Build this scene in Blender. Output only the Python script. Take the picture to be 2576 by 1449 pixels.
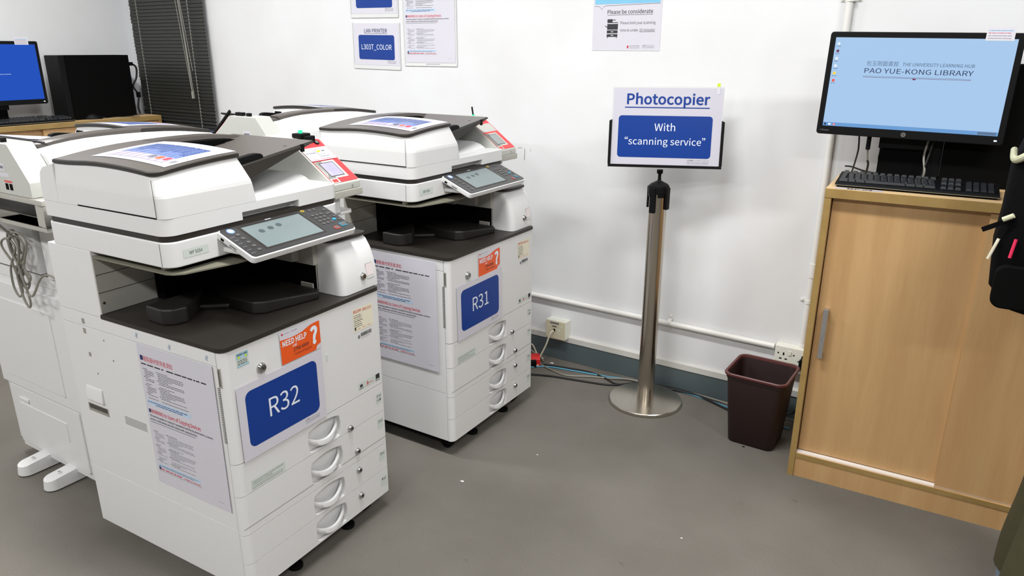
import bpy, bmesh, math, random
from mathutils import Matrix, Vector
from mathutils.geometry import tessellate_polygon
R = math.radians
SC = bpy.context.scene
COL = SC.collection
for o in list(bpy.data.objects): bpy.data.objects.remove(o, do_unlink=True)

# ---------------------------------------------------------------- camera, world, lights, exposure
SC.view_settings.view_transform = 'Standard'
SC.view_settings.look = 'None'
SC.view_settings.exposure = 0.14
SC.view_settings.gamma = 1.0
SC.view_settings.use_curve_mapping = False
cd = bpy.data.cameras.new('camera'); CAM = bpy.data.objects.new('camera', cd); COL.objects.link(CAM)
cd.sensor_width = 36.0; cd.lens = 1835.4 * 36.0 / 2576.0; cd.clip_start = 0.02
yaw, pit, rol = R(-33.0089), R(-18.1478), R(0.1232)
F = Vector((math.sin(yaw)*math.cos(pit), math.cos(yaw)*math.cos(pit), math.sin(pit)))
RT = Vector((math.cos(yaw), -math.sin(yaw), 0)); UP = RT.cross(F)
r2 = RT*math.cos(rol)+UP*math.sin(rol); u2 = -RT*math.sin(rol)+UP*math.cos(rol)
CAM.matrix_world = Matrix(((r2.x, u2.x, -F.x, 0.0), (r2.y, u2.y, -F.y, -2.9978), (r2.z, u2.z, -F.z, 1.4951), (0, 0, 0, 1)))
SC.camera = CAM

w = bpy.data.worlds.new('world'); SC.world = w; w.use_nodes = True
w.node_tree.nodes['Background'].inputs[0].default_value = (0.30, 0.45, 0.85, 1)
w.node_tree.nodes['Background'].inputs[1].default_value = 1.2

LIGHT_W = 56.0
LIGHTS = [(-3.5, -1.7), (-1.1, -1.7), (1.3, -1.7), (-3.5, -4.3), (-1.1, -4.3), (1.3, -4.3)]
CEIL = 3.1
for lx, ly in LIGHTS:
    ld = bpy.data.lights.new('ceiling_lamp_light', 'AREA'); ld.shape = 'RECTANGLE'; ld.size = 1.15; ld.size_y = 0.26
    ld.energy = LIGHT_W; ld.color = (1.0, 1.0, 0.985)
    lo = bpy.data.objects.new('ceiling_lamp_light', ld); COL.objects.link(lo); lo.location = (lx, ly, CEIL-0.05)

# ---------------------------------------------------------------- materials
def s2l(c): return tuple((x/12.92 if x <= 0.04045 else ((x+0.055)/1.055)**2.4) for x in c)
def rgb(r, g, b): return s2l((r/255., g/255., b/255.))
MATS = {}
def mat(name, col, rough=0.5, metal=0.0, noise=0.0, nscale=40.0, bump=0.0, emit=0.0, spec=0.5, alpha=1.0, coat=0.0):
    m = bpy.data.materials.new(name); m.use_nodes = True; nt = m.node_tree; b = nt.nodes['Principled BSDF']
    c = (*col, 1)
    b.inputs['Base Color'].default_value = c; b.inputs['Roughness'].default_value = rough
    b.inputs['Metallic'].default_value = metal; b.inputs['Specular IOR Level'].default_value = spec
    b.inputs['Coat Weight'].default_value = coat
    if emit > 0:
        b.inputs['Emission Color'].default_value = c; b.inputs['Emission Strength'].default_value = emit
        b.inputs['Base Color'].default_value = (0.004, 0.004, 0.004, 1); b.inputs['Specular IOR Level'].default_value = 0.15
    if alpha < 1: b.inputs['Alpha'].default_value = alpha
    if noise > 0 or bump > 0:
        tc = nt.nodes.new('ShaderNodeTexCoord'); n = nt.nodes.new('ShaderNodeTexNoise')
        n.inputs['Scale'].default_value = nscale; n.inputs['Detail'].default_value = 4
        nt.links.new(tc.outputs['Object'], n.inputs['Vector'])
        if noise > 0:
            mx = nt.nodes.new('ShaderNodeMix'); mx.data_type = 'RGBA'
            mx.inputs[6].default_value = tuple(x*(1-noise) for x in col)+(1,); mx.inputs[7].default_value = tuple(min(1, x*(1+noise)) for x in col)+(1,)
            nt.links.new(n.outputs['Fac'], mx.inputs[0]); nt.links.new(mx.outputs[2], b.inputs['Base Color'])
        if bump > 0:
            bp = nt.nodes.new('ShaderNodeBump'); bp.inputs['Strength'].default_value = bump; bp.inputs['Distance'].default_value = 0.002
            nt.links.new(n.outputs['Fac'], bp.inputs['Height']); nt.links.new(bp.outputs['Normal'], b.inputs['Normal'])
    MATS[name] = m; return m
mat('white_plastic', rgb(223, 223, 223), 0.42, noise=0.015, nscale=60, bump=0.03)
mat('grey_plastic', rgb(176, 174, 166), 0.5, noise=0.03, nscale=50)
mat('inner_grey', rgb(150, 148, 140), 0.5, noise=0.02)
mat('olive_edge', rgb(120, 118, 104), 0.45, noise=0.02)
mat('brown_plastic_sheen', rgb(84, 78, 74), 0.32, noise=0.05, nscale=300, bump=0.12, spec=0.6)  # brown plastic lightened: ceiling reflection on top faces put into its colour
mat('dark_plastic', rgb(40, 36, 32), 0.45, noise=0.05, nscale=300, bump=0.1)
mat('black_plastic', rgb(13, 13, 14), 0.5, noise=0.1, nscale=100, spec=0.14)
mat('matte_black', rgb(6, 6, 6), 0.8, noise=0.1, nscale=60, spec=0.08)
mat('seam', rgb(92, 90, 84), 0.8, noise=0.05)
mat('paper', rgb(209, 207, 217), 0.35, noise=0.01, nscale=20, coat=0.3)
mat('paper_sign', rgb(196, 194, 206), 0.35, noise=0.01, nscale=20, coat=0.2)
mat('acrylic', rgb(216, 218, 217), 0.12, noise=0.01, nscale=20, coat=0.5)
mat('sign_blue', rgb(13, 56, 138), 0.3, noise=0.03, nscale=8, spec=0.35)
mat('sign_text', rgb(228, 234, 244), 0.4, noise=0.01)
mat('ink', rgb(42, 42, 48), 0.6, noise=0.02)
mat('ink_grey', rgb(120, 120, 128), 0.6, noise=0.02)
mat('ink_navy', rgb(25, 40, 95), 0.5, noise=0.02)
mat('ink_red', rgb(196, 40, 62), 0.6, noise=0.02)
mat('pale_blue', rgb(186, 208, 232), 0.5, noise=0.02)
mat('mid_blue', rgb(84, 108, 184), 0.35, noise=0.15, nscale=20, coat=0.4)
mat('pale_mauve', rgb(172, 162, 186), 0.4, noise=0.12, nscale=30)
mat('tape_blue', rgb(176, 188, 204), 0.4, noise=0.1)
mat('sky_blue', rgb(122, 186, 220), 0.5, noise=0.12, nscale=9)
mat('orange', rgb(232, 88, 24), 0.4, noise=0.02, coat=0.3)
mat('cream', rgb(232, 226, 204), 0.5, noise=0.02)
mat('clear_label', rgb(205, 214, 208), 0.3, noise=0.02)
mat('chrome', rgb(190, 190, 190), 0.18, 1.0, noise=0.03)
def steel(name, col, rough, sc):
    m = mat(name, col, rough, 1.0); nt = m.node_tree; b = nt.nodes['Principled BSDF']
    tc = nt.nodes.new('ShaderNodeTexCoord'); mp = nt.nodes.new('ShaderNodeMapping'); mp.inputs['Scale'].default_value = sc
    n = nt.nodes.new('ShaderNodeTexNoise'); n.inputs['Scale'].default_value = 6; n.inputs['Detail'].default_value = 6
    nt.links.new(tc.outputs['Object'], mp.inputs[0]); nt.links.new(mp.outputs[0], n.inputs['Vector'])
    mr = nt.nodes.new('ShaderNodeMapRange'); mr.inputs[3].default_value = rough*0.75; mr.inputs[4].default_value = rough*1.35
    nt.links.new(n.outputs['Fac'], mr.inputs[0]); nt.links.new(mr.outputs[0], b.inputs['Roughness'])
    return m
steel('brushed_steel', rgb(190, 182, 170), 0.2, (30, 30, 1.2))
steel('steel_disc', rgb(208, 202, 192), 0.24, (.5, .5, .5))
steel('handle_metal', rgb(205, 205, 208), 0.35, (1, 1, 1))
mat('screen_grey', rgb(118, 130, 132), 0.2, emit=0.0, noise=0.04, nscale=6)
mat('screen_light', rgb(150, 156, 156), 0.2, noise=0.03, nscale=6)
mat('screen_spot', rgb(72, 86, 90), 0.3, noise=0.1)
mat('key', rgb(92, 92, 90), 0.35, noise=0.03)
mat('panel_grey', rgb(56, 55, 56), 0.32, noise=0.04)
mat('key_black', rgb(34, 36, 40), 0.32, noise=0.1)
mat('key_blue', rgb(130, 160, 235), 0.3, noise=0.02)
mat('key_yellow', rgb(222, 190, 40), 0.4, noise=0.02)
mat('key_red', rgb(205, 72, 66), 0.4, noise=0.02)
mat('key_cyan', rgb(40, 150, 185), 0.4, noise=0.02)
mat('reader_red', rgb(222, 62, 66), 0.4, noise=0.02)
mat('reader_body', rgb(194, 195, 189), 0.45, noise=0.02, nscale=80)
mat('led_green', rgb(60, 235, 170), 0.3, emit=1.2)
mat('lcd_mauve', rgb(170, 166, 190), 0.2, noise=0.18, nscale=30)
mat('pink_pad', rgb(226, 214, 214), 0.4, noise=0.03)
mat('yellow', rgb(200, 220, 30), 0.5, noise=0.02)
mat('energy_teal', rgb(160, 196, 206), 0.5, noise=0.05)
mat('slate', rgb(82, 93, 96), 0.55, noise=0.05, nscale=12)
mat('pipe_white', rgb(226, 225, 221), 0.4, noise=0.04, nscale=14)
mat('trunk_white', rgb(205, 204, 199), 0.5, noise=0.06, nscale=9)
mat('socket_white', rgb(228, 228, 218), 0.35, noise=0.02)
mat('socket_aged', rgb(216, 208, 180), 0.4, noise=0.08, nscale=60)
mat('cable_black', rgb(26, 25, 26), 0.5, noise=0.05)
mat('cable_blue', rgb(90, 160, 190), 0.5, noise=0.05)
mat('cable_grey', rgb(132, 130, 120), 0.5, noise=0.05)
mat('cable_beige', rgb(205, 200, 180), 0.5, noise=0.05)
mat('red_plastic', rgb(218, 40, 40), 0.4, noise=0.03)
mat('bin_brown', rgb(34, 14, 13), 0.55, noise=0.08, nscale=30, bump=0.05)
mat('track_white', rgb(238, 232, 226), 0.3, noise=0.01)
mat('bin_rim', rgb(84, 40, 38), 0.4, noise=0.04)
mat('dark_plastic_shaded', rgb(26, 24, 21), 0.5, noise=0.05, nscale=300, bump=0.1)  # dark plastic darkened further, painting in the shade of the exit cavity
mat('slat', rgb(40, 40, 36), 0.4, noise=0.06, nscale=20)
mat('cord', rgb(150, 150, 140), 0.6, noise=0.05)
mat('frame_alu', rgb(90, 90, 88), 0.4, 0.6, noise=0.03)
mat('screen_blue', rgb(20, 78, 190), 0.3, emit=0.87)
mat('desktop', rgb(166, 199, 234), 0.3, emit=0.93)
mat('desktop_edge', rgb(110, 160, 215), 0.3, emit=0.87)
mat('logo_grey', rgb(92, 112, 140), 0.4, emit=1.0)
mat('logo_dark', rgb(48, 60, 92), 0.4, emit=1.0)
mat('logo_red', rgb(110, 60, 90), 0.4, emit=1.0)
mat('icon_white', rgb(220, 230, 240), 0.4, emit=1.0)
mat('led_white', rgb(240, 245, 250), 0.4, emit=1.5)
mat('skin', rgb(205, 160, 130), 0.5, noise=0.05, nscale=30)
mat('hair', rgb(22, 18, 16), 0.6, noise=0.2, nscale=120)
mat('fabric_black', rgb(9, 9, 10), 0.9, noise=0.2, nscale=160, bump=0.3, spec=0.08)
mat('trousers', rgb(64, 60, 36), 0.9, noise=0.18, nscale=14, bump=0.4)
mat('shoe', rgb(120, 132, 146), 0.7, noise=0.1, nscale=40)
mat('strap_pale', rgb(190, 190, 160), 0.7, noise=0.1, nscale=80)
mat('pen_red', rgb(214, 40, 84), 0.35, noise=0.03)
mat('tape', rgb(150, 150, 90), 0.5, noise=0.05)
mat('scrap', rgb(225, 225, 222), 0.7, noise=0.03)
mat('far_wall', rgb(170, 168, 164), 0.8, noise=0.02, nscale=6)
mat('ceiling_white', rgb(190, 190, 188), 0.8, noise=0.02, nscale=6)
# glass
m = mat('glass', (0.02, 0.03, 0.05), 0.05); m.node_tree.nodes['Principled BSDF'].inputs['Transmission Weight'].default_value = 1.0
m.node_tree.nodes['Principled BSDF'].inputs['Base Color'].default_value = (0.8, 0.85, 0.9, 1)
def wall_mat():
    m = mat('wall_paint', rgb(228, 228, 226), 0.75); nt = m.node_tree; b = nt.nodes['Principled BSDF']
    tc = nt.nodes.new('ShaderNodeTexCoord')
    n = nt.nodes.new('ShaderNodeTexNoise'); n.inputs['Scale'].default_value = 2.2; n.inputs['Detail'].default_value = 7
    n2 = nt.nodes.new('ShaderNodeTexNoise'); n2.inputs['Scale'].default_value = 14; n2.inputs['Detail'].default_value = 3
    rp = nt.nodes.new('ShaderNodeValToRGB'); rp.color_ramp.elements[0].position = 0.25; rp.color_ramp.elements[0].color = (*rgb(217, 217, 218), 1)
    rp.color_ramp.elements[1].position = 0.6; rp.color_ramp.elements[1].color = (*rgb(224, 225, 227), 1)
    rp2 = nt.nodes.new('ShaderNodeValToRGB'); rp2.color_ramp.elements[0].position = 0.72; rp2.color_ramp.elements[0].color = (1, 1, 1, 1)
    rp2.color_ramp.elements[1].position = 0.82; rp2.color_ramp.elements[1].color = (0.9, 0.89, 0.87, 1)
    mx = nt.nodes.new('ShaderNodeMix'); mx.data_type = 'RGBA'; mx.blend_type = 'MULTIPLY'; mx.inputs[0].default_value = 1
    nt.links.new(tc.outputs['Object'], n.inputs['Vector']); nt.links.new(tc.outputs['Object'], n2.inputs['Vector'])
    nt.links.new(n.outputs['Fac'], rp.inputs[0]); nt.links.new(n2.outputs['Fac'], rp2.inputs[0])
    nt.links.new(rp.outputs[0], mx.inputs[6]); nt.links.new(rp2.outputs[0], mx.inputs[7]); nt.links.new(mx.outputs[2], b.inputs['Base Color'])
    bp = nt.nodes.new('ShaderNodeBump'); bp.inputs['Strength'].default_value = 0.08; bp.inputs['Distance'].default_value = 0.004
    nt.links.new(n.outputs['Fac'], bp.inputs['Height']); nt.links.new(bp.outputs['Normal'], b.inputs['Normal'])
wall_mat()
def carpet_mat():
    m = mat('carpet', rgb(110, 105, 98), 0.95, spec=0.15); nt = m.node_tree; b = nt.nodes['Principled BSDF']
    tc = nt.nodes.new('ShaderNodeTexCoord')
    a = nt.nodes.new('ShaderNodeTexNoise'); a.inputs['Scale'].default_value = 520; a.inputs['Detail'].default_value = 3
    c = nt.nodes.new('ShaderNodeTexNoise'); c.inputs['Scale'].default_value = 3.0; c.inputs['Detail'].default_value = 6
    d = nt.nodes.new('ShaderNodeTexNoise'); d.inputs['Scale'].default_value = 9.0; d.inputs['Detail'].default_value = 2
    for x in (a, c, d): nt.links.new(tc.outputs['Object'], x.inputs['Vector'])
    r1 = nt.nodes.new('ShaderNodeValToRGB'); r1.color_ramp.elements[0].position = 0.3; r1.color_ramp.elements[0].color = (*rgb(88, 85, 80), 1)
    r1.color_ramp.elements[1].position = 0.72; r1.color_ramp.elements[1].color = (*rgb(129, 124, 117), 1)
    rr = nt.nodes.new('ShaderNodeValToRGB'); rr.color_ramp.elements[0].position = 0.3; rr.color_ramp.elements[0].color = (0.84, 0.83, 0.82, 1)
    rr.color_ramp.elements[1].position = 0.65; rr.color_ramp.elements[1].color = (1, 1, 1, 1)
    r3 = nt.nodes.new('ShaderNodeValToRGB'); r3.color_ramp.elements[0].position = 0.72; r3.color_ramp.elements[0].color = (1, 1, 1, 1)
    r3.color_ramp.elements[1].position = 0.8; r3.color_ramp.elements[1].color = (0.72, 0.68, 0.66, 1)
    nt.links.new(a.outputs['Fac'], r1.inputs[0]); nt.links.new(c.outputs['Fac'], rr.inputs[0]); nt.links.new(d.outputs['Fac'], r3.inputs[0])
    m1 = nt.nodes.new('ShaderNodeMix'); m1.data_type = 'RGBA'; m1.blend_type = 'MULTIPLY'; m1.inputs[0].default_value = 1
    m2 = nt.nodes.new('ShaderNodeMix'); m2.data_type = 'RGBA'; m2.blend_type = 'MULTIPLY'; m2.inputs[0].default_value = 1
    nt.links.new(r1.outputs[0], m1.inputs[6]); nt.links.new(rr.outputs[0], m1.inputs[7])
    nt.links.new(m1.outputs[2], m2.inputs[6]); nt.links.new(r3.outputs[0], m2.inputs[7]); nt.links.new(m2.outputs[2], b.inputs['Base Color'])
    bp = nt.nodes.new('ShaderNodeBump'); bp.inputs['Strength'].default_value = 0.1; bp.inputs['Distance'].default_value = 0.001
    nt.links.new(a.outputs['Fac'], bp.inputs['Height']); nt.links.new(bp.outputs['Normal'], b.inputs['Normal'])
carpet_mat()
def wood_mat(name, c0, c1, sc=(9, 9, 0.7), rough=0.42):
    m = mat(name, c0, rough); nt = m.node_tree; b = nt.nodes['Principled BSDF']
    tc = nt.nodes.new('ShaderNodeTexCoord'); mp = nt.nodes.new('ShaderNodeMapping'); mp.inputs['Scale'].default_value = sc
    n = nt.nodes.new('ShaderNodeTexNoise'); n.inputs['Scale'].default_value = 1.6; n.inputs['Detail'].default_value = 8; n.inputs['Distortion'].default_value = 0.5
    n2 = nt.nodes.new('ShaderNodeTexNoise'); n2.inputs['Scale'].default_value = 14; n2.inputs['Detail'].default_value = 4
    nt.links.new(tc.outputs['Object'], mp.inputs[0]); nt.links.new(mp.outputs[0], n.inputs['Vector']); nt.links.new(mp.outputs[0], n2.inputs['Vector'])
    ad = nt.nodes.new('ShaderNodeMath'); ad.operation = 'MULTIPLY_ADD'; ad.inputs[1].default_value = 0.3
    nt.links.new(n2.outputs['Fac'], ad.inputs[0]); nt.links.new(n.outputs['Fac'], ad.inputs[2])
    rp = nt.nodes.new('ShaderNodeValToRGB'); rp.color_ramp.elements[0].position = 0.4; rp.color_ramp.elements[0].color = (*c0, 1)
    rp.color_ramp.elements[1].position = 0.9; rp.color_ramp.elements[1].color = (*c1, 1)
    nt.links.new(ad.outputs[0], rp.inputs[0]); nt.links.new(rp.outputs[0], b.inputs['Base Color'])
wood_mat('beech', rgb(183, 143, 96), rgb(198, 161, 113))
wood_mat('beech_edge', rgb(146, 118, 66), rgb(164, 136, 84), (4, 30, 4))
wood_mat('beech_top', rgb(208, 172, 122), rgb(226, 194, 146), (1, 12, 12))

# ---------------------------------------------------------------- mesh builder
def frame(o, x, y):
    x = Vector(x).normalized(); y = Vector(y).normalized(); z = x.cross(y); o = Vector(o)
    return Matrix(((x.x, y.x, z.x, o.x), (x.y, y.y, z.y, o.y), (x.z, y.z, z.z, o.z), (0, 0, 0, 1)))
def FRONT(u=0, v=0, z=0): return frame((u, v, z), (1, 0, 0), (0, 0, 1))       # faces -Y
def SIDE(u=0, v=0, z=0): return frame((u, v, z), (0, -1, 0), (0, 0, 1))      # faces -X
GC = {}
FONT = None
try:   # the humanist sans that ships inside Blender itself; the built-in font is the fallback
    import os
    fp = os.path.join(bpy.utils.system_resource('DATAFILES', path='fonts'), 'Noto Sans CJK Regular.woff2')
    if os.path.exists(fp): FONT = bpy.data.fonts.load(fp)
except Exception: FONT = None
def glyphs(s, bold):
    k = (s, bold)
    if k in GC: return GC[k]
    cu = bpy.data.curves.new('t', 'FONT'); cu.body = s; cu.size = 1.0
    if FONT: cu.font = FONT
    cu.resolution_u = 3; cu.offset = bold*(.6 if FONT else 1)
    ob = bpy.data.objects.new('t', cu); COL.objects.link(ob)
    me = bpy.data.meshes.new_from_object(ob.evaluated_get(bpy.context.evaluated_depsgraph_get()))
    vs = [(v.co.x, v.co.y) for v in me.vertices]; fs = [tuple(p.vertices) for p in me.polygons]
    bpy.data.objects.remove(ob); bpy.data.curves.remove(cu); bpy.data.meshes.remove(me)
    GC[k] = (vs, fs); return GC[k]
class MB:
    def __init__(s): s.v = []; s.f = []; s.m = []; s.M = Matrix.Identity(4); s.mats = []
    def mi(s, m):
        if m not in s.mats: s.mats.append(m)
        return s.mats.index(m)
    def add(s, vs, fs, m):
        b = len(s.v); s.v += [tuple(s.M @ Vector(p)) for p in vs]; k = s.mi(m)
        for f in fs: s.f.append(tuple(b+i for i in f)); s.m.append(k)
        return s
    def box(s, x0, x1, y0, y1, z0, z1, m):
        return s.add([(x0,y0,z0),(x1,y0,z0),(x1,y1,z0),(x0,y1,z0),(x0,y0,z1),(x1,y0,z1),(x1,y1,z1),(x0,y1,z1)],
                     [(0,3,2,1),(4,5,6,7),(0,1,5,4),(1,2,6,5),(2,3,7,6),(3,0,4,7)], m)
    def prism(s, pts, a, b, m, ax='z', scale=1.0):
        # pts ccw seen from +axis ; extruded from a to b
        n = len(pts); c = (sum(p[0] for p in pts)/n, sum(p[1] for p in pts)/n)
        def P(p, t, k=1.0):
            q = (c[0]+(p[0]-c[0])*k, c[1]+(p[1]-c[1])*k)
            return {'z': (q[0], q[1], t), 'y': (q[1], t, q[0]), 'x': (t, q[0], q[1])}[ax]
        vs = [P(p, a) for p in pts]+[P(p, b, scale) for p in pts]
        fs = [tuple(range(n))[::-1], tuple(range(n, 2*n))]+[(i, (i+1) % n, n+(i+1) % n, n+i) for i in range(n)]
        return s.add(vs, fs, m)
    def prof(s, pts, x0, x1, m):   # profile in (y,z), extruded along x
        return s.prism(pts, x0, x1, m, 'x')
    def rect(s, x, y, wd, h, m, z=0.0, nx=1, ny=1):
        vs = [(x+wd*i/nx, y+h*j/ny, z) for j in range(ny+1) for i in range(nx+1)]
        fs = [(j*(nx+1)+i, j*(nx+1)+i+1, (j+1)*(nx+1)+i+1, (j+1)*(nx+1)+i) for j in range(ny) for i in range(nx)]
        return s.add(vs, fs, m)
    def rrect(s, x, y, wd, h, r, m, z=0.0, t=0.0, n=6):
        pts = rr(x, y, wd, h, r, n)
        if t > 0: return s.prism(pts, z, z+t, m)
        return s.add([(p[0], p[1], z) for p in pts], [tuple(range(len(pts)))], m)
    def cyl(s, c, ax, r, h, m, n=24, r2=None):
        r2 = r if r2 is None else r2; a = Vector(ax).normalized(); t = Vector((0,0,1)) if abs(a.z) < .9 else Vector((1,0,0))
        e1 = a.cross(t).normalized(); e2 = a.cross(e1); c = Vector(c); vs = []
        for k, rr_ in ((0, r), (h, r2)):
            vs += [tuple(c+a*k+(e1*math.cos(2*math.pi*i/n)+e2*math.sin(2*math.pi*i/n))*rr_) for i in range(n)]
        return s.add(vs, [tuple(range(n))[::-1], tuple(range(n, 2*n))]+[(i, (i+1) % n, n+(i+1) % n, n+i) for i in range(n)], m)
    def lathe(s, prof, m, c=(0,0,0), n=40):
        vs = []; fs = []; k = len(prof)
        for i in range(n):
            a = 2*math.pi*i/n
            vs += [(c[0]+r*math.cos(a), c[1]+r*math.sin(a), c[2]+z) for r, z in prof]
        for i in range(n):
            j = (i+1) % n
            for q in range(k-1): fs.append((i*k+q, j*k+q, j*k+q+1, i*k+q+1))
        fs.append(tuple(i*k for i in range(n))[::-1]); fs.append(tuple(i*k+k-1 for i in range(n)))
        return s.add(vs, fs, m)
    def tube(s, pts, r, m, n=8, sub=6, closed=False):
        P = [Vector(p) for p in pts]; Q = []
        for i in range(len(P)-1):
            p0 = P[max(i-1, 0)]; p1 = P[i]; p2 = P[i+1]; p3 = P[min(i+2, len(P)-1)]
            for k in range(sub):
                t = k/sub
                Q.append(0.5*((2*p1)+(p2-p0)*t+(2*p0-5*p1+4*p2-p3)*t*t+(3*p1-p0-3*p2+p3)*t**3))
        Q.append(P[-1]); vs = []; fs = []; e = None
        for i, q in enumerate(Q):
            d = (Q[min(i+1, len(Q)-1)]-Q[max(i-1, 0)]).normalized()
            if e is None: e = d.cross(Vector((0.3,0.2,1))).normalized()
            e = (e-d*e.dot(d)).normalized(); f = d.cross(e)
            vs += [tuple(q+(e*math.cos(2*math.pi*k/n)+f*math.sin(2*math.pi*k/n))*r) for k in range(n)]
        for i in range(len(Q)-1):
            for k in range(n): fs.append((i*n+k, i*n+(k+1) % n, (i+1)*n+(k+1) % n, (i+1)*n+k))
        fs.append(tuple(range(n))[::-1]); fs.append(tuple((len(Q)-1)*n+k for k in range(n)))
        return s.add(vs, fs, m)
    def text(s, t, h, x, y, m, al='l', bold=0.0, z=0.0, wd=None, sk=0.0):
        # h = cap height; wd = total width to stretch to
        vs, fs = glyphs(t, bold)
        if not vs: return s
        x0 = min(p[0] for p in vs); x1 = max(p[0] for p in vs); k = h/max(p[1] for p in glyphs('H', 0)[0]); kx = k if wd is None else wd/(x1-x0)
        tw = (x1-x0)*kx; ox = {'l': 0, 'c': -tw/2, 'r': -tw}[al]
        return s.add([(x+ox+(p[0]-x0)*kx+sk*p[1]*k, y+p[1]*k, z) for p in vs], fs, m)
    def words(s, x, y, wd, h, m, z=0.0, rnd=None, gap=0.25):
        # a line of unreadably small print
        rnd = rnd or RN; c = x
        while c < x+wd-h:
            l = min(h*rnd.uniform(1.2, 5), x+wd-c)
            s.rect(c, y, l, h*0.62, m, z); c += l+h*rnd.uniform(0.4, 0.9)
        return s
    def map(s, fn): s.v = [tuple(fn(p)) for p in s.v]; return s
    def build(s, name, parent=None, bevel=0.0, seg=2, smooth=35, matrix=None, wn=True):
        me = bpy.data.meshes.new(name); me.from_pydata(s.v, [], s.f)
        for m in s.mats: me.materials.append(MATS[m])
        for p, k in zip(me.polygons, s.m): p.material_index = k
        bm = bmesh.new(); bm.from_mesh(me)
        if bevel > 0:
            bmesh.ops.remove_doubles(bm, verts=bm.verts, dist=1e-6)
            es = [e for e in bm.edges if len(e.link_faces) == 2 and e.calc_face_angle(0) > R(28)]
            bmesh.ops.bevel(bm, geom=es, offset=bevel, offset_type='OFFSET', segments=seg, profile=0.5, affect='EDGES', clamp_overlap=True)
        bm.to_mesh(me); bm.free(); me.update()
        for p in me.polygons: p.use_smooth = True
        me.set_sharp_from_angle(angle=R(smooth))
        o = bpy.data.objects.new(name, me); COL.objects.link(o)
        if bevel > 0 and wn:
            md = o.modifiers.new('wn', 'WEIGHTED_NORMAL'); md.keep_sharp = True
        if parent: o.parent = parent
        if matrix is not None: o.matrix_world = matrix
        return o
RN = random.Random(7)
def rr(x, y, wd, h, r, n=6):
    if not isinstance(r, (tuple, list)): r = (r, r, r, r)   # bl, br, tr, tl
    out = []
    for (cx, cy, a0, q) in ((x, y, 180, r[0]), (x+wd, y, 270, r[1]), (x+wd, y+h, 0, r[2]), (x, y+h, 90, r[3])):
        sx = 1 if cx == x else -1; sy = 1 if cy == y else -1
        if q <= 0: out.append((cx, cy)); continue
        for k in range(n+1):
            a = R(a0+90*k/n); out.append((cx+sx*q+q*math.cos(a), cy+sy*q+q*math.sin(a)))
    return out
def tag(o, label=None, cat=None, group=None, kind=None):
    if label: o['label'] = label
    if cat: o['category'] = cat
    if group: o['group'] = group
    if kind: o['kind'] = kind
    return o
def empty(name, loc=(0,0,0), rz=0.0, matrix=None):
    o = bpy.data.objects.new(name, None); COL.objects.link(o); o.empty_display_size = 0.05
    if matrix is not None: o.matrix_world = matrix
    else: o.location = loc; o.rotation_euler = (0, 0, rz)
    return o
def copy_tree(o, parent=None):
    c = o.copy(); COL.objects.link(c)
    if parent: c.parent = parent; c.matrix_parent_inverse = o.matrix_parent_inverse
    for ch in list(o.children): copy_tree(ch, c)
    return c
def TR(x, y, rz, z=0.0): return Matrix.Translation((x, y, z)) @ Matrix.Rotation(rz, 4, 'Z')

# ---------------------------------------------------------------- the room
XL, XR, YF = -5.03, 4.0, -7.5
def struct(mb, name, **k): return tag(mb.build(name, **k), kind='structure')
struct(MB().box(XL-.1, XR+.1, YF-.1, .25, -.1, 0, 'carpet'), 'floor')
struct(MB().box(XL-.1, XR+.1, YF-.1, .25, CEIL, CEIL+.1, 'ceiling_white'), 'ceiling')
WX0, WX1, WZ0, WZ1 = -4.94, -4.27, 0.75, 2.45
struct(MB().box(WX1, XR+.1, 0, .15, 0, CEIL, 'wall_paint').box(XL-.1, WX0, 0, .15, 0, CEIL, 'wall_paint')
       .box(-1.8765, -1.8748, -.0008, 0, 1.005, 1.040, 'seam').box(-1.8785, -1.8765, -.0008, 0, .985, 1.006, 'seam').box(-1.915, -1.890, -.0006, 0, 1.041, 1.0435, 'inner_grey').box(-1.845, -1.843, -.0006, 0, 1.03, 1.04, 'inner_grey')
       .box(WX0, WX1, 0, .15, 0, WZ0, 'wall_paint').box(WX0, WX1, 0, .15, WZ1, CEIL, 'wall_paint'), 'wall_back')
struct(MB().box(XL-.1, XL, YF, 0, 0, CEIL, 'wall_paint'), 'wall_left')
struct(MB().box(XR, XR+.1, YF, 0, 0, CEIL, 'far_wall'), 'wall_right')
struct(MB().box(XL-.1, XR+.1, YF-.1, YF, 0, CEIL, 'far_wall'), 'wall_front')
wn_ = struct(MB().box(WX0, WX1, .09, .095, WZ0, WZ1, 'glass'), 'window_1')
MB().box(WX0, WX0+.03, .07, .12, WZ0, WZ1, 'frame_alu').box(WX1-.03, WX1, .07, .12, WZ0, WZ1, 'frame_alu').box(WX0+.03, WX1-.03, .07, .12, WZ0, WZ0+.03, 'frame_alu')\
    .box(WX0+.03, WX1-.03, .07, .12, WZ1-.03, WZ1, 'frame_alu').box(WX0+.03, WX1-.03, .075, .115, 1.5, 1.53, 'frame_alu').build('window_frame', wn_, bevel=.002)
bb = MB()
bb.box(WX1-.6, XR, -.012, 0, 0, .101, 'slate').build('baseboard_back', bevel=.002)['kind'] = 'structure'
MB().box(XL, XL+.012, YF, -.02, 0, .101, 'slate').build('baseboard_left', bevel=.002)['kind'] = 'structure'
t1 = MB().prof([(0, .103), (0, .137), (-.008, .137), (-.016, .13), (-.016, .103)], WX1-.6, XR, 'trunk_white').build('trim_1', smooth=30); t1['kind'] = 'structure'

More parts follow.
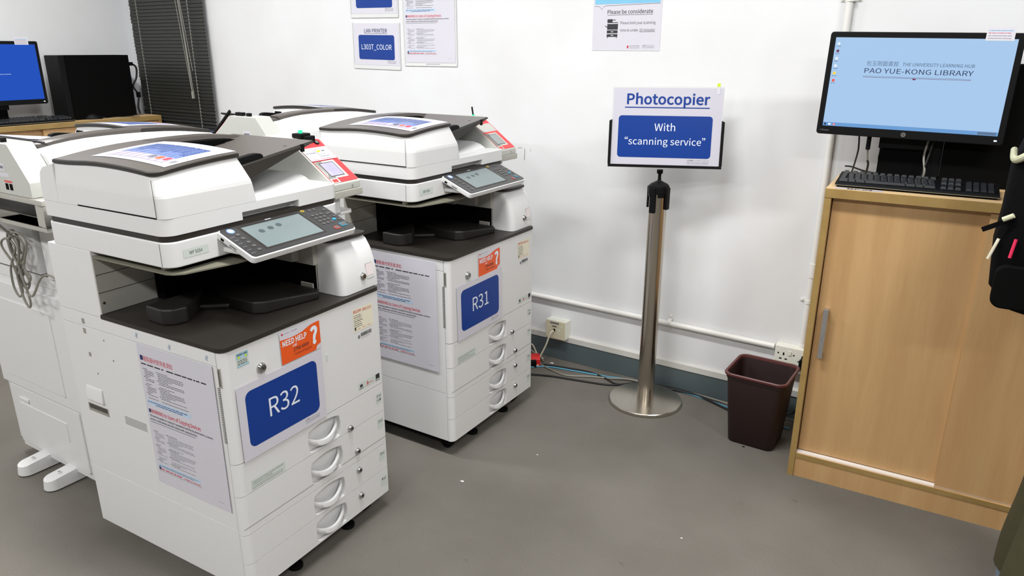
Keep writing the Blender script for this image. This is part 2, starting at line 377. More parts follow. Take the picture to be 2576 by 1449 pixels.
# blinds
bl = empty('venetian_blind', (0, 0, 0)); tag(bl, 'tall dark venetian blind hanging over the window in the far left corner', 'window blind')
mb = MB(); z = 2.50; i = 0
rb = random.Random(3)
while z > 0.80:
    tilt = R(76) if z > 1.12 else R(72 - (1.12-z)*190 + rb.uniform(-9, 9)) if z > .98 else R(42)
    j = rb.uniform(-.004, .004); wd = .025; cy = -.035
    M = Matrix.Translation((0, cy, z)) @ Matrix.Rotation(tilt, 4, 'X') @ Matrix.Rotation(R(0.0), 4, 'Z')
    pr = [(-wd/2, 0), (0, .0022), (wd/2, 0), (wd/2, .0006), (0, .0028), (-wd/2, .0006)][::-1]
    mb.M = M; mb.prof(pr, -4.962+j, -4.182+j*.3, 'slat'); z -= .0215; i += 1
mb.build('slats', bl, smooth=60)
mb = MB()
for x in (-4.86, -4.31):
    mb.tube([(x, -.052, 2.5), (x, -.052, .8)], .0012, 'cord', n=5, sub=1); mb.tube([(x, -.02, 2.5), (x, -.02, .8)], .0012, 'cord', n=5, sub=1)
    z = 2.49
    while z > .8: mb.tube([(x, -.054, z), (x+.004, -.048, z-.012)], .0016, 'cord', n=4, sub=1); z -= .0215
mb.build('ladder_cord', bl)
mb = MB()
for k, (dx, zz) in enumerate(((0, 1.22), (.012, 1.22), (.006, 1.30), (.03, 1.36), (-.006, 1.24))):
    mb.tube([(-4.42+dx*.5, -.07, 2.49), (-4.37+dx, -.075-.004*k, 1.9), (-4.325+dx, -.08, zz)], .0016, 'cord', n=5)
mb.box(-4.33, -4.318, -.086, -.074, 1.19, 1.235, 'cord'); mb.build('pull_cord', bl)
MB().box(-4.962, -4.182, -.055, -.012, 2.5, 2.545, 'slat').build('head_rail', bl, bevel=.002)
MB().box(-4.962, -4.182, -.045, -.022, .785, .8, 'slat').build('bottom_rail', bl, bevel=.002)

# ceiling light fixtures
for k, (lx, ly) in enumerate(LIGHTS):
    e = empty('ceiling_light', (lx, ly, CEIL)); tag(e, 'recessed fluorescent ceiling light fitting overhead, outside the picture', 'ceiling light', 'recessed ceiling lights')
    MB().box(-.62, .62, -.16, -.14, -.03, 0, 'pipe_white').box(-.62, .62, .14, .16, -.03, 0, 'pipe_white').box(-.62, -.6, -.14, .14, -.03, 0, 'pipe_white')\
        .box(.6, .62, -.14, .14, -.03, 0, 'pipe_white').box(-.6, .6, -.14, .14, -.01, 0, 'chrome').build('housing', e)

# conduits
cb = empty('wall_conduit', (0, 0, 0)); tag(cb, 'white painted conduit pipe running horizontally low along the back wall', 'pipe')
MB().tube([(-3.6, -.016, .335), (-.62, -.016, .310)], .0125, 'pipe_white', n=16, sub=1).build('pipe', cb)
def saddle(mb, x, z, vert=False):
    s_ = .0165
    a_, b_ = (.036, .008) if vert else (.008, .036)
    mb.box(x-a_, x+a_, -.0025, 0, z-b_, z+b_, 'pipe_white')
    ring = [(math.cos(R(t))*.0150, -.016+math.sin(R(t))*.0150) for t in range(-180, 1, 20)]+[(.015, 0), (-.015, 0)]
    n_ = len(ring); q0 = [(p[0], p[1], -.008) for p in ring]+[(p[0], p[1], .008) for p in ring]
    vs = [(x+p[0], p[1], z+p[2]) if vert else (x+p[2], p[1], z+p[0]) for p in q0]
    mb.add(vs, [tuple(range(n_)), tuple(range(n_, 2*n_))[::-1]]+[(i, n_+i, n_+(i+1) % n_, (i+1) % n_) for i in range(n_)], 'pipe_white')
    for q in (-.028, .028):
        c = (x+q, -.004, z) if vert else (x, -.004, z+q)
        mb.cyl(c, (0, -1, 0), .006, .004, 'pipe_white', n=12, r2=.004)
    return mb
for x in (-1.086, -2.4, -3.3): saddle(MB(), x, .314+(-x-.62)*.008).build('saddle_clip', cb)
vp = empty('wall_conduit', (0, 0, 0)); tag(vp, 'white painted conduit pipe running straight up the back wall beside the wooden cabinet', 'pipe')
MB().tube([(-.512, -.016, .325), (-.508, -.016, CEIL)], .0125, 'pipe_white', n=16, sub=1).build('pipe', vp)
saddle(MB(), -.511, .53, True).build('saddle_clip', vp); saddle(MB(), -.507, 1.665, True).build('saddle_clip', vp)
MB().cyl((-.511, -.016, .63), (0, 0, 1), .015, .06, 'pipe_white').build('coupling', vp, bevel=.002)
MB().cyl((-.512, -.016, .325), (0, 0, 1), .015, .02, 'pipe_white').build('coupling', vp, bevel=.002)

# ---------------------------------------------------------------- sockets
sk = empty('power_socket', (-.535, 0, .285)); tag(sk, 'white double power socket on the wall between bin and wooden cabinet', 'socket')
MB().box(-.077, .077, -.042, 0, -.044, .044, 'socket_white').build('back_box', sk, bevel=.003)
mb = MB().box(-.075, .075, -.046, -.042, -.042, .042, 'socket_white')
mb.M = FRONT(0, -.0465, 0)
for cx in (-.04, .034):
    mb.rect(cx-.003, .006, .006, .012, 'matte_black'); mb.rect(cx-.016, -.012, .010, .005, 'matte_black'); mb.rect(cx+.006, -.012, .010, .005, 'matte_black')
    mb.rrect(cx+.018, .010, .012, .018, .002, 'socket_white', 0, .003)
for cx in (-.062, .0): mb.rrect(cx-.003, .010, .007, .006, .003, 'matte_black', .0002)
mb.build('face_plate', sk)
pl_ = empty('power_plug', (-.485, -.047, .275)); tag(pl_, 'black power plug pushed into the double wall socket behind the bin', 'plug')
MB().prism(rr(-.022, -.022, .044, .044, .008), 0, .03, 'black_plastic').build('plug_body', pl_, bevel=.003).matrix_local = Matrix.Rotation(R(90), 4, 'X')
MB().tube([(0, -.022, -.015), (.0, -.03, -.06), (.01, -.03, -.15), (.02, -.0, -.262)], .0035, 'cable_black').build('plug_lead', pl_)

dk = empty('data_socket', (-1.655, 0, .17)); tag(dk, 'cream data outlet box on the wall with a white cable plugged in', 'socket')
MB().box(-.055, .055, -.05, 0, -.045, .05, 'socket_white').build('back_box', dk, bevel=.003)
mb = MB().box(-.053, .053, -.056, -.05, -.043, .048, 'socket_aged'); mb.M = FRONT(0, -.0565, 0)
mb.rect(-.03, .033, .05, .010, 'ink_grey').rect(-.018, .018, .026, .005, 'ink').rect(-.012, -.006, .012, .014, 'matte_black').rect(.014, -.002, .014, .012, 'socket_white').rect(.01, -.016, .014, .004, 'socket_white')
mb.rect(-.04, .02, .009, .005, 'socket_white').rect(.032, .02, .009, .005, 'socket_white').rect(-.028, -.036, .002, .008, 'ink'); mb.build('face_plate', dk)
cbl = MB().tube([(-1.661, -.062, .17), (-1.668, -.085, .158), (-1.682, -.10, .10), (-1.71, -.115, .03), (-1.718, -.13, .006), (-1.700, -.14, .005), (-1.70, -.16, .005)], .0042, 'cable_beige', n=10)
tag(cbl.build('network_cable'), 'white network cable dropping from the data outlet to the floor', 'cable')

# floor cables
def cable(pts, r, m, lab):
    z0 = r+.0008
    p = [(a[0], a[1], (a[2] if len(a) > 2 else 0)+z0) for a in pts]
    tag(MB().tube(p, r, m, n=8).build('cable'), lab, 'cable', None)
cable([(-1.74, -.21), (-1.66, -.135), (-1.5, -.10), (-1.36, -.075), (-1.22, -.04), (-1.0, -.035), (-.9, -.045), (-.75, -.075), (-.62, -.11), (-.5, -.12)], .0035, 'cable_blue', 'light blue cable lying along the foot of the wall behind the sign stand')
cable([(-1.70, -.125), (-1.6, -.16), (-1.52, -.17), (-1.42, -.12), (-1.33, -.085), (-1.25, -.055, .004), (-1.15, -.045), (-1.0, -.025), (-.84, -.03), (-.72, -.055), (-.6, -.14)], .0042, 'cable_grey', 'grey cable looping over the carpet between copier and sign stand')
cable([(-1.72, -.13), (-1.58, -.095), (-1.45, -.075), (-1.36, -.095), (-1.275, -.125), (-1.20, -.058, .0), (-1.05, -.045, .004), (-.93, -.04, .006), (-.8, -.06), (-.6, -.13)], .004, 'cable_black', 'thin black cable running close against the dark skirting')
cable([(-1.75, -.29), (-1.6, -.225), (-1.45, -.19), (-1.31, -.155), (-1.24, -.10), (-1.18, -.053), (-1.09, -.036, .004), (-.98, -.030, .004), (-.88, -.05, .002), (-.7, -.12), (-.55, -.17)], .0046, 'cable_black', 'thick black cable curving across the carpet under the sign stand base edge')
cable([(-.6, -.05, .0), (-.5, -.06, .05), (-.49, -.07, .13), (-.47, -.05, .08), (-.46, -.1, .0)], .004, 'cable_black', 'black lead tangled between the bin and the wooden cabinet')
ps = empty('extension_socket', (-1.775, -.155, 0), R(35)); tag(ps, 'red power extension block on the floor beside the copier', 'extension lead')
MB().prof([(-.035, 0), (.035, 0), (.035, .035), (.02, .045), (-.02, .045), (-.035, .035)], -.1, .08, 'red_plastic').build('socket_block', ps, bevel=.003)
MB().box(-.02, .06, -.055, -.02, 0.0, .035, 'black_plastic').build('plug', ps, bevel=.004)
MB().tube([(-.03, .04, .04), (.01, .06, .07), (.04, .05, .05), (.085, .03, .02), (.1, .01, .006)], .004, 'cable_grey').tube([(.0, .03, .046), (.04, .06, .08), (.07, .05, .03), (.1, .04, .006)], .0035, 'cable_beige').build('lead', ps)
for k, (x, y, s_, lab) in enumerate(((-1.66, -.075, .012, 'white paper scrap on the carpet below the data outlet'), (-1.405, -1.165, .008, 'small white paper scrap on the carpet between the two nearer copiers'),
                                 (-.62, -.36, .006, 'dark crumb of litter on the carpet in front of the bin'), (-1.27, -.86, .004, 'tiny white scrap on the open carpet'), (-.62, -1.04, .004, 'tiny white speck of paper in the middle of the open carpet'))):
    tag(MB().prism([(-s_, -s_*.4), (s_*.5, -s_*.6), (s_, 0), (s_*.2, s_*.6)], 0, .0015, 'scrap' if k != 2 else 'matte_black').build('paper_scrap' if k != 2 else 'litter_crumb', matrix=Matrix.Translation((x, y, .0005))), lab, 'litter')

# ---------------------------------------------------------------- printed sheets
def copyright_poster(name, label, W_, H_, M, fn=None, holder=False, group=None):
    mb = MB(); x0 = 0; t = .0009
    mb.box(0, W_, -H_, 0, 0, t, 'paper'); z = t+.0002; rnd = random.Random(5)
    def yy(f): return -H_*f
    mb.rect(.028*W_, yy(.108), .012, .014, 'ink_navy', z); mb.text('複製器材使用者須知', .0125, .07*W_, yy(.108), 'ink_red', z=z, wd=.40*W_)
    mb.words(.03*W_, yy(.137), .33*W_, .006, 'ink', z, rnd); mb.words(.38*W_, yy(.137), .52*W_, .006, 'ink', z, rnd)
    for (c0, c1, ya, yb, dn) in ((.04, .20, .168, .375, .0098), (.225, .61, .168, .375, .0098), (.045, .20, .61, .845, .0093), (.225, .61, .61, .845, .0093)):
        y = ya; k = 0
        while y < yb:
            ind = .0 if k % 5 == 0 else .02; ln = (c1-c0-ind)*(.55 if k % 5 == 4 else rnd.uniform(.9, 1)) if k % 5 else (c1-c0)*.4
            if not (k % 9 == 8): mb.words((c0+ind)*W_, yy(y), ln*W_, .0025, 'ink' if k % 5 == 0 or ya < .3 else 'ink_grey', z, rnd)
            y += dn*1.15; k += 1
    mb.rect(.03*W_, yy(.418), .60*W_, .034*H_, 'pale_blue', z); mb.words(.04*W_, yy(.399), .56*W_, .0035, 'ink_navy', z+.0002, rnd); mb.words(.15*W_, yy(.412), .38*W_, .0035, 'ink_navy', z+.0002, rnd)
    mb.rect(.028*W_, yy(.477), .009, .011, 'ink_navy', z); mb.text('WARNING to Users of Copying Devices', .0115, .06*W_, yy(.477), 'ink_red', z=z, bold=.01, wd=.68*W_)
    mb.text('This warning applies to copying of copyrighted materials by photocopiers, scanners,', .0058, .03*W_, yy(.505), 'ink', z=z, bold=.012, wd=.86*W_, sk=.15)
    mb.text('printers, mobile phones and other devices with copying function.', .0058, .03*W_, yy(.53), 'ink', z=z, bold=.012, wd=.65*W_, sk=.15)
    mb.rect(.03*W_, yy(.545), .62*W_, .0013, 'ink', z)
    mb.rect(.04*W_, yy(.878), .59*W_, .026*H_, 'pale_blue', z); mb.words(.05*W_, yy(.866), .56*W_, .003, 'ink_grey', z+.0002, rnd); mb.words(.05*W_, yy(.875), .5*W_, .003, 'ink_grey', z+.0002, rnd)
    mb.rect(.04*W_, yy(.898), .008, .012, 'ink_navy', z); mb.words(.07*W_, yy(.895), .30*W_, .005, 'ink_red', z, rnd); mb.words(.40*W_, yy(.895), .22*W_, .004, 'ink_red', z, rnd)
    mb.rect(.04*W_, yy(.905), .6*W_, .0009, 'ink', z); mb.rect(.85*W_, yy(.952), .07*W_, .0008, 'ink_grey', z)
    if fn: mb.map(fn)
    return mb
def lib_logo(mb, x, y, h, m, z, wd, m2=None):
    # two-line library imprint, right corner of the signs
    mb.text('包玉剛圖書館', h*.8, x, y+h*1.6, m, z=z, wd=wd*.3); mb.text('THE UNIVERSITY LEARNING HUB', h*.62, x+wd*.34, y+h*1.65, m2 or m, z=z, wd=wd*.66)
    mb.text('PAO YUE-KONG LIBRARY', h, x, y, m, z=z, wd=wd); mb.rect(x-wd*.02, y-h*.55, wd*1.02, h*.09, m2 or m, z)
    return mb

# ---------------------------------------------------------------- the copier
W = .587; WU = .605
def zrail(u):
    pts = [(0, 1.216), (.03, 1.220), (.07, 1.226), (.12, 1.232), (.18, 1.237), (.25, 1.240), (.35, 1.242), (.45, 1.240), (.52, 1.235), (.57, 1.227), (.605, 1.217)]
    for (a, b), (c, d) in zip(pts, pts[1:]):
        if u <= c: t = (u-a)/(c-a); return b+(d-b)*t
    return pts[-1][1]
def zlid(u, v):
    a = max(0.0, 1-((v-.38)/.21)**2) if v < .38 else 1-.62*((v-.38)/.208)**2
    q = min(max(u, 0)/.30, 1.0)
    z = 1.200+.011*a+.021*(1-(1-q)**2)
    s_ = min(max((v-.40)/.18, 0), 1); s_ = s_*s_*(3-2*s_)
    return z*(1-s_)+(zrail(u)-.0118)*s_
def vol(mb, levels, vs, nu, m, mtop=None):
    """levels: list of fn(v_index_t, u_t)->(x,y,z); boundary strips between levels, caps at both ends"""
    n = len(vs)
    G = [[[L(t, k/nu) for k in range(nu+1)] for t in vs] for L in levels]
    def loop(g):
        out = [g[0][k] for k in range(nu+1)]+[g[i][nu] for i in range(1, n)]+[g[n-1][k] for k in range(nu-1, -1, -1)]+[g[i][0] for i in range(n-2, 0, -1)]
        return out
    for a, b in zip(G, G[1:]):
        la, lb = loop(a), loop(b); q = len(la)
        mb.add(la+lb, [(i, (i+1) % q, q+(i+1) % q, q+i) for i in range(q)], m)
    for g, fl, mm in ((G[0], True, m), (G[-1], False, mtop or m)):
        vv = [p for row in g for p in row]; fs = []
        for i in range(n-1):
            for k in range(nu):
                f = (i*(nu+1)+k, i*(nu+1)+k+1, (i+1)*(nu+1)+k+1, (i+1)*(nu+1)+k); fs.append(f[::-1] if fl else f)
        mb.add(vv, fs, mm)
    return mb
def front_plan(r=.02, v1=.022, w_=W):
    p = [(0, v1)]
    for k in range(6): a = R(180+90*k/5); p.append((r+r*math.cos(a), r+r*math.sin(a)))
    p += [(w_-.006, 0), (w_-.002, .002), (w_, .006), (w_, v1)]
    return p
def hole_shape(uc, z0, z1, hw):
    # opening of a drawer pull: bowed top, deep rounded bottom
    p = []; n = 8
    for k in range(n+1):      # bottom, left to right
        t = -1+2*k/n; p.append((uc+hw*.90*t, z0+.005*abs(t)**4))
    p.append((uc+hw*.97, z0+.018)); p.append((uc+hw, z0+(z1-z0)*.62))
    for k in range(n+1):
        t = 1-2*k/n; p.append((uc+hw*.93*t, z1-.010*t*t))
    p.append((uc-hw, z0+(z1-z0)*.62)); p.append((uc-hw*.97, z0+.018))
    return p
def drawer_front(z0, z1, hz):
    mb = MB(); pl = front_plan(); u0, u1 = .02, W-.006
    hole = hole_shape(.316, hz[0], hz[1], .067) if hz else None
    n = len(pl); e = .0012
    # shell: vertical walls except the flat front, plus caps
    vs = [(p[0], p[1], z0) for p in pl]+[(p[0], p[1], z1) for p in pl]
    fs = [tuple(range(n))[::-1], tuple(range(n, 2*n))]
    for i in range(n):
        j = (i+1) % n
        if abs(pl[i][1]) < 1e-6 and abs(pl[j][1]) < 1e-6 and hole: continue
        fs.append((i, j, n+j, n+i))
    mb.add(vs, fs, 'white_plastic')
    if hole:
        outer = [(u0, z0), (u1, z0), (u1, z1), (u0, z1)]
        tri = tessellate_polygon([[Vector((*p, 0)) for p in outer], [Vector((*p, 0)) for p in hole]])
        allp = outer+hole; T = []
        for t in tri:
            a, b, c = (allp[k] for k in t)
            T.append(t if (b[0]-a[0])*(c[1]-a[1])-(b[1]-a[1])*(c[0]-a[0]) > 0 else t[::-1])
        mb.add([(p[0], 0, p[1]) for p in allp], T, 'white_plastic')
        k = len(hole)
        mb.add([(p[0], 0, p[1]) for p in hole]+[(p[0], .021, p[1]) for p in hole], [(i, k+i, k+(i+1) % k, (i+1) % k) for i in range(k)]+[tuple(range(k, 2*k))[::-1]], 'white_plastic')
    return mb
def handle_grip(hz):
    uc = .316; hw = .066; mb = MB(); n = 14; rings = []
    for k in range(n+1):
        t = -1+2*k/n; u = uc+hw*t; s_ = 1-t*t
        zc = hz[0]+(hz[1]-hz[0])*.68-.030*s_; yo = .012-.021*s_**.7; b = hz[0]+.002+.005*abs(t)**4+.012*abs(t)**12
        rings.append([(u, yo+.010, zc), (u, yo+.001, zc+.001), (u, yo, zc-.003), (u, yo, zc-.015), (u, yo+.004, zc-.018), (u, yo*.4+.008, (zc-.018+b)*.5), (u, .012, b), (u, .018, b)])
    m_ = len(rings[0]); vs = [p for r_ in rings for p in r_]
    mb.add(vs, [(i*m_+j, i*m_+j+1, (i+1)*m_+j+1, (i+1)*m_+j) for i in range(n) for j in range(m_-1)], 'white_plastic')
    return mb
def lock_mb(u, v, z, r=.0125):
    mb = MB(); mb.M = frame((u, v, z), (1, 0, 0), (0, 0, 1))
    mb.lathe([(r, 0), (r, .002), (r*.9, .006), (r*.72, .009), (r*.55, .009), (r*.5, .006), (.0005, .006)], 'chrome', n=24)
    mb.lathe([(r*.36, .006), (r*.36, .0085), (.0005, .0085)], 'chrome', n=16); mb.rect(-.0012, -.004, .0024, .008, 'matte_black', .0088)
    return mb

def build_copier(loc, rz, rear_row=False):
    C_ = empty('photocopier', (loc[0], loc[1], 0), rz)
    P = lambda mb, n, par=C_, **k: mb.build(n, par, **k)
    # castors and plinth
    for (u, v) in ((.06, .07), (.53, .07), (.06, .62), (.53, .62)):
        P(MB().cyl((u-.013, v, .026), (1, 0, 0), .026, .026, 'black_plastic', n=20).box(u-.018, u+.018, v-.02, v+.02, .03, .066, 'black_plastic'), 'castor', bevel=.002)
    for (u, v) in ((.20, .05), (.43, .05)): P(MB().cyl((u, v, 0), (0, 0, 1), .022, .012, 'black_plastic').cyl((u, v, .012), (0, 0, 1), .008, .05, 'black_plastic'), 'levelling_foot', bevel=.002)
    P(MB().box(.02, W-.02, .03, .685, .046, .066, 'matte_black'), 'plinth')
    # cabinets
    mb = MB().box(0, W, .0235, .69, .036 if rear_row else .066, .2645, 'white_plastic'); P(mb, 'drawer_cabinet', bevel=.0012)
    mb = MB().box(0, W, .0235, .69, .2655, .7438, 'white_plastic')
    if not rear_row:
        mb.M = SIDE(-.0004, 0, 0)   # local x = -v
        for k in range(30): mb.rect(-.030, .531+k*.0053, .011, .0028, 'seam')
        for k in range(6): mb.rect(-.462, .468+k*.0045, .10, .0016, 'seam')
        for (v, z, a, b) in ((.583, .752, .013, .016), (.585, .722, .013, .016), (.580, .652, .011, .013)): mb.rect(-v-a/2, z, a, b, 'inner_grey')
        for (v, z) in ((.50, .715), (.47, .66), (.56, .60), (.33, .45)): mb.rect(-v, z, .005, .005, 'ink_grey')
        mb.rect(-.64, .466, .10, .026, 'inner_grey'); mb.rect(-.635, .475, .09, .015, 'seam')
        mb.M = Matrix.Identity(4)
        mb.prism([(.505, -.006), (.505, 0), (.552, 0), (.545, -.003), (.512, -.007)][::-1], .553, .632, 'white_plastic', 'y')
    P(mb, 'main_body', bevel=.0012)
    P(MB().box(0, W, .0235, .69, .745, .785, 'white_plastic'), 'upper_frame', bevel=.0012)
    # rear cover
    P(MB().box(.02, W-.02, .69, .703, .08, .97, 'white_plastic'), 'rear_cover', bevel=.004)
    # front door
    d = drawer_front(.469, .785, None); fd = P(d, 'front_door', bevel=.0015)
    P(MB().box(-.0008, .012, .012, .0215, .69, .742, 'inner_grey').box(-.0014, .002, .0145, .019, .694, .738, 'seam'), 'door_catch', fd)
    P(lock_mb(.114, 0, .705, .0145), 'door_lock', fd)
    if not rear_row:
        mb = MB(); mb.M = FRONT(0, -.0005, 0)
        mb.rect(.042, .731, .037, .038, 'clear_label').rect(.042, .752, .037, .017, 'energy_teal', .0002).text('ENERGY LABEL', .0042, .044, .7615, 'ink_navy', z=.0004, wd=.033, bold=.02)
        for k in range(3): mb.rect(.046+k*.011, .754, .007, .005, 'yellow' if k != 1 else 'pale_blue', .0004)
        for k in range(3): mb.words(.044, .747-k*.0045, .03, .0025, 'ink', .0004)
        mb.rect(.042, .731, .037, .006, 'energy_teal', .0003); P(mb, 'energy_label', fd)
        mb = MB(); mb.M = FRONT(0, -.0005, 0)
        mb.rect(.467, .680, .089, .073, 'cream').text('RICOH', .0085, .471, .740, 'ink_red', z=.0003, bold=.012, wd=.033).text('2833 1111', .0075, .510, .7385, 'ink_red', z=.0003, bold=.01, wd=.040)
        for k in range(7): mb.words(.471, .731-k*.0062, RN.uniform(.028, .045), .003, 'ink' if k % 2 else 'ink_grey', .0003)
        mb.rect(.472, .685, .006, .010, 'ink', .0003)
        for k in range(3): mb.words(.484+k*.022, .686, .015, .002, 'ink_red', .0003)
        P(mb, 'service_sticker', fd)
        mb = MB(); mb.M = FRONT(0, -.0005, 0); x = .497
        while x < .545: w_ = RN.choice((.0006, .0012, .0018)); mb.rect(x, .658, w_, .012, 'ink'); x += w_+.0009
        mb.rrect(.484, .655, .009, .011, .003, 'ink_grey', .0001).words(.497, .652, .04, .002, 'ink_grey', .0002); P(mb, 'barcode_label', fd)
        mb = MB(); mb.M = FRONT(0, -.0005, 0)
        mb.rect(.470, .486, .102, .024, 'clear_label', -.0002).rect(.478, .494, .012, .009, 'ink').rect(.474, .489, .02, .002, 'ink').text('A', .010, .508, .493, 'ink_red', bold=.03).words(.52, .494, .02, .003, 'ink_red').words(.506, .489, .012, .002, 'ink_red').rrect(.552, .487, .018, .022, .002, 'ink').rect(.554, .489, .014, .004, 'clear_label', .0002)
        P(mb, 'certificate_sticker', fd)
        P(MB().box(.345, .352, -.001, 0, .635, .655, 'clear_label'), 'tape_tab', fd)
    # drawers
    zs = [(.372, .467, (.3745, .455), 'A4'), (.2525, .370, (.268, .352), ''), (.1605, .2505, (.163, .242), ''), (.066, .1585, (.070, .150), '')]
    lk = [(.421, .381), (.445, .289), (.446, .220), (.447, .126)]
    for k, (z0, z1, hz, s_) in enumerate(zs):
        dr = P(drawer_front(z0, z1, hz), 'drawer', wn=False)
        P(handle_grip(hz), 'drawer_handle', dr, smooth=50)
        P(lock_mb(lk[k][0], 0, lk[k][1], .0105), 'drawer_lock', dr)
        if k == 1: P(MB().box(.001, W-.001, -.0004, 0, .2745, .2756, 'seam'), 'groove', dr)
        if not rear_row:
            mb = MB(); mb.M = FRONT(0, -.0006, 0); zc = (.420, .329, .209, .113)[k]+.008
            mb.rect(.548, zc-.021, .026, .032, 'clear_label', -.0001)
            mb.text(str(k+1), .009, .551, zc, 'ink', bold=.015).rrect(.561, zc, .010, .009, .001, 'ink_grey', .0001).rect(.563, zc+.003, .006, .006, 'clear_label', .0002)
            if k == 0: mb.text('A4', .008, .550, zc-.015, 'ink').rrect(.563, zc-.015, .007, .009, .001, 'ink_grey', .0001)
            P(mb, 'tray_number', dr)
            if k == 0:
                mb = MB(); mb.M = FRONT(0, -.0006, 0); mb.rect(.041, .376, .117, .0285, 'clear_label', -.0001)
                mb.text('Precautions for Printing: To avoid a malfunction', .0045, .044, .3965, 'ink', wd=.108).text('or deterioration in print quality', .0045, .044, .390, 'ink', wd=.068)
                for q in range(2): mb.words(.044, .384-q*.005, .105, .0022, 'ink_grey')
                P(mb, 'precaution_label', dr)
    # dark exit deck
    pl = [(0-.003, .487), (-.003, .022)]+[(-.003+.024+.024*math.cos(R(180+90*k/5)), -.004+.024+.024*math.sin(R(180+90*k/5))) for k in range(6)]+[(W-.008, -.004), (W, .004), (W, .487)]
    mb = MB().prism(pl, .785, .7965, 'dark_plastic')
    for v in (.06, .13): mb.box(.0, W-.01, v, v+.0012, .7962, .7968, 'matte_black')
    for (a, b) in ((.145, .0),): pass
    P(mb, 'exit_deck', bevel=.002)
    P(MB().prism([(.034, .333), (.031, .262), (.048, .238), (.085, .228), (.160, .28), (.215, .333)], .7965, .842, 'dark_plastic_shaded').prism([(.150, .30), (.21, .225), (.43, .2), (.43, .395), (.2, .395)], .7965, .812, 'dark_plastic_shaded'), 'paper_rest', bevel=.006, seg=3)
    mb = MB(); mb.prism([(.30, .40), (.216, .25), (.212, .125), (.235, .10), (.40, .065), (.43, .09), (.43, .395)], .7965, .834, 'dark_plastic_shaded'); 
    mb.map(lambda p: (p[0], p[1], p[2]-(.018*max(0, (p[0]-.24)/.2) if p[2] > .82 else 0)))
    P(mb, 'exit_tray', bevel=.006, seg=3)
    # housing behind the exit
    mb = MB().box(0, WU-.008, .487, .69, .7855, .978, 'white_plastic')
    P(mb, 'rear_housing', bevel=.003)
    mb = MB().box(.002, .28, .484, .487, .7975, .965, 'grey_plastic')
    for z in (.857, .908): mb.box(.002, .28, .4834, .484, z, z+.0012, 'matte_black')
    mb.cyl((.012, .4845, .828), (0, -1, 0), .0035, .002, 'chrome'); P(mb, 'inner_panel')
    P(MB().box(.215, .441, .40, .4835, .7975, .9565, 'matte_black').box(.17, .215, .44, .4835, .7975, .93, 'matte_black'), 'paper_exit_shade', bevel=.003)  # exit unit, and black filling that stands in for shadow at the back
    # right tower
    pf = [(.012, .7975), (.46, .7975), (.46, .952), (.068, .952), (.050, .940), (.034, .915), (.022, .88), (.014, .84)]
    mb = MB(); n = 5; us = [(.4490, .030, 0), (.4495, .022, 0), (.4512, .015, 0), (.4545, .0085, 0), (.4600, .0035, 0), (.4680, .0008, 0), (.478, 0, 0), (.598, 0, 0), (.603, .002, 0)]
    vs = []; L = len(pf)
    for (u, dv, _) in us: vs += [(u, p[0]+(dv if p[0] < .2 else 0), p[1]) for p in pf]
    fs = [(i*L+j, (i+1)*L+j, (i+1)*L+(j+1) % L, i*L+(j+1) % L) for i in range(len(us)-1) for j in range(L)]+[tuple(range(L)), tuple(range((len(us)-1)*L, len(us)*L))[::-1]]
    mb.add(vs, fs, 'white_plastic')
    tw = P(mb, 'output_tower', smooth=30)
    P(MB().prism([(.446, .46), (.446, .09), (.460, .062), (.485, .05), (.590, .046), (.606, .056), (.606, .46)], .9535, .962, 'dark_plastic'), 'tower_cap', tw, bevel=.002)
    P(lock_mb(.538, .016, .838, .012), 'tower_lock', tw)
    def PV(z): return (.012+.002*(z-.7975)/.0425 if z < .84 else .014+(.022-.014)*(z-.84)/.04) if z < .88 else .022+(.034-.022)*(z-.88)/.035
    mb = MB()
    for (a, b, c, d_, o_, m_) in ((.556, .588, .824, .872, .0006, 'grey_plastic'), (.5575, .5865, .835, .8705, .0012, 'pink_pad'), (.558, .586, .8255, .8335, .0012, 'white_plastic')):
        mb.add([(a, PV(c)-o_, c), (b, PV(c)-o_, c), (b, PV(d_)-o_, d_), (a, PV(d_)-o_, d_)], [(0, 1, 2, 3)], m_)
    P(mb, 'card_window', tw)
    P(MB().box(.43, .4485, .105, .46, .885, .95, 'grey_plastic').box(.442, .4485, .108, .46, .7975, .885, 'matte_black').box(.40, .43, .16, .46, .895, .93, 'grey_plastic').box(.34, .43, .22, .46, .905, .925, 'inner_grey').box(.33, .43, .25, .46, .935, .95, 'dark_plastic').box(.425, .43, .11, .16, .80, .83, 'inner_grey'), 'inner_frame', tw, bevel=.002)
    # plate under the scanner
    pl = [(.003, .48), (.003, .175), (.01, .155), (.03, .137), (.06, .130), (.16, .105), (.24, .10), (.30, .13), (.44, .16), (.44, .48)]
    P(MB().prism(pl, .9585, .9625, 'olive_edge').prism([(p[0]*.985+.006, p[1]*.97+.013) for p in pl], .957, .9585, 'dark_plastic').box(.02, .035, .20, .215, .9625, .976, 'grey_plastic').box(.05, .42, .17, .47, .9625, .974, 'matte_black'), 'under_plate')
    # scanner body
    sp = rr(0, .148, WU, .517, (.034, .034, .02, .02), 7)
    mb = MB().prism(sp, .976, 1.0415, 'white_plastic')
    sc_ = P(mb, 'scanner_body', bevel=.004, seg=3)
    P(MB().box(-.0004, 0, .1785, .1797, .98, 1.038, 'seam'), 'side_seam', sc_)
    if not rear_row:
        mb = MB(); mb.M = FRONT(0, .1474, 0)
        mb.rect(.040, .9965, .074, .0215, 'clear_label').text('MP 5054', .0088, .077, 1.0028, 'ink', 'c', z=.0003, wd=.037); P(mb, 'name_sticker', sc_)
    P(MB().prism(rr(.003, .151, WU-.006, .51, (.033, .033, .02, .02), 7), 1.0415, 1.0565, 'dark_plastic'), 'gasket_band', bevel=.001)
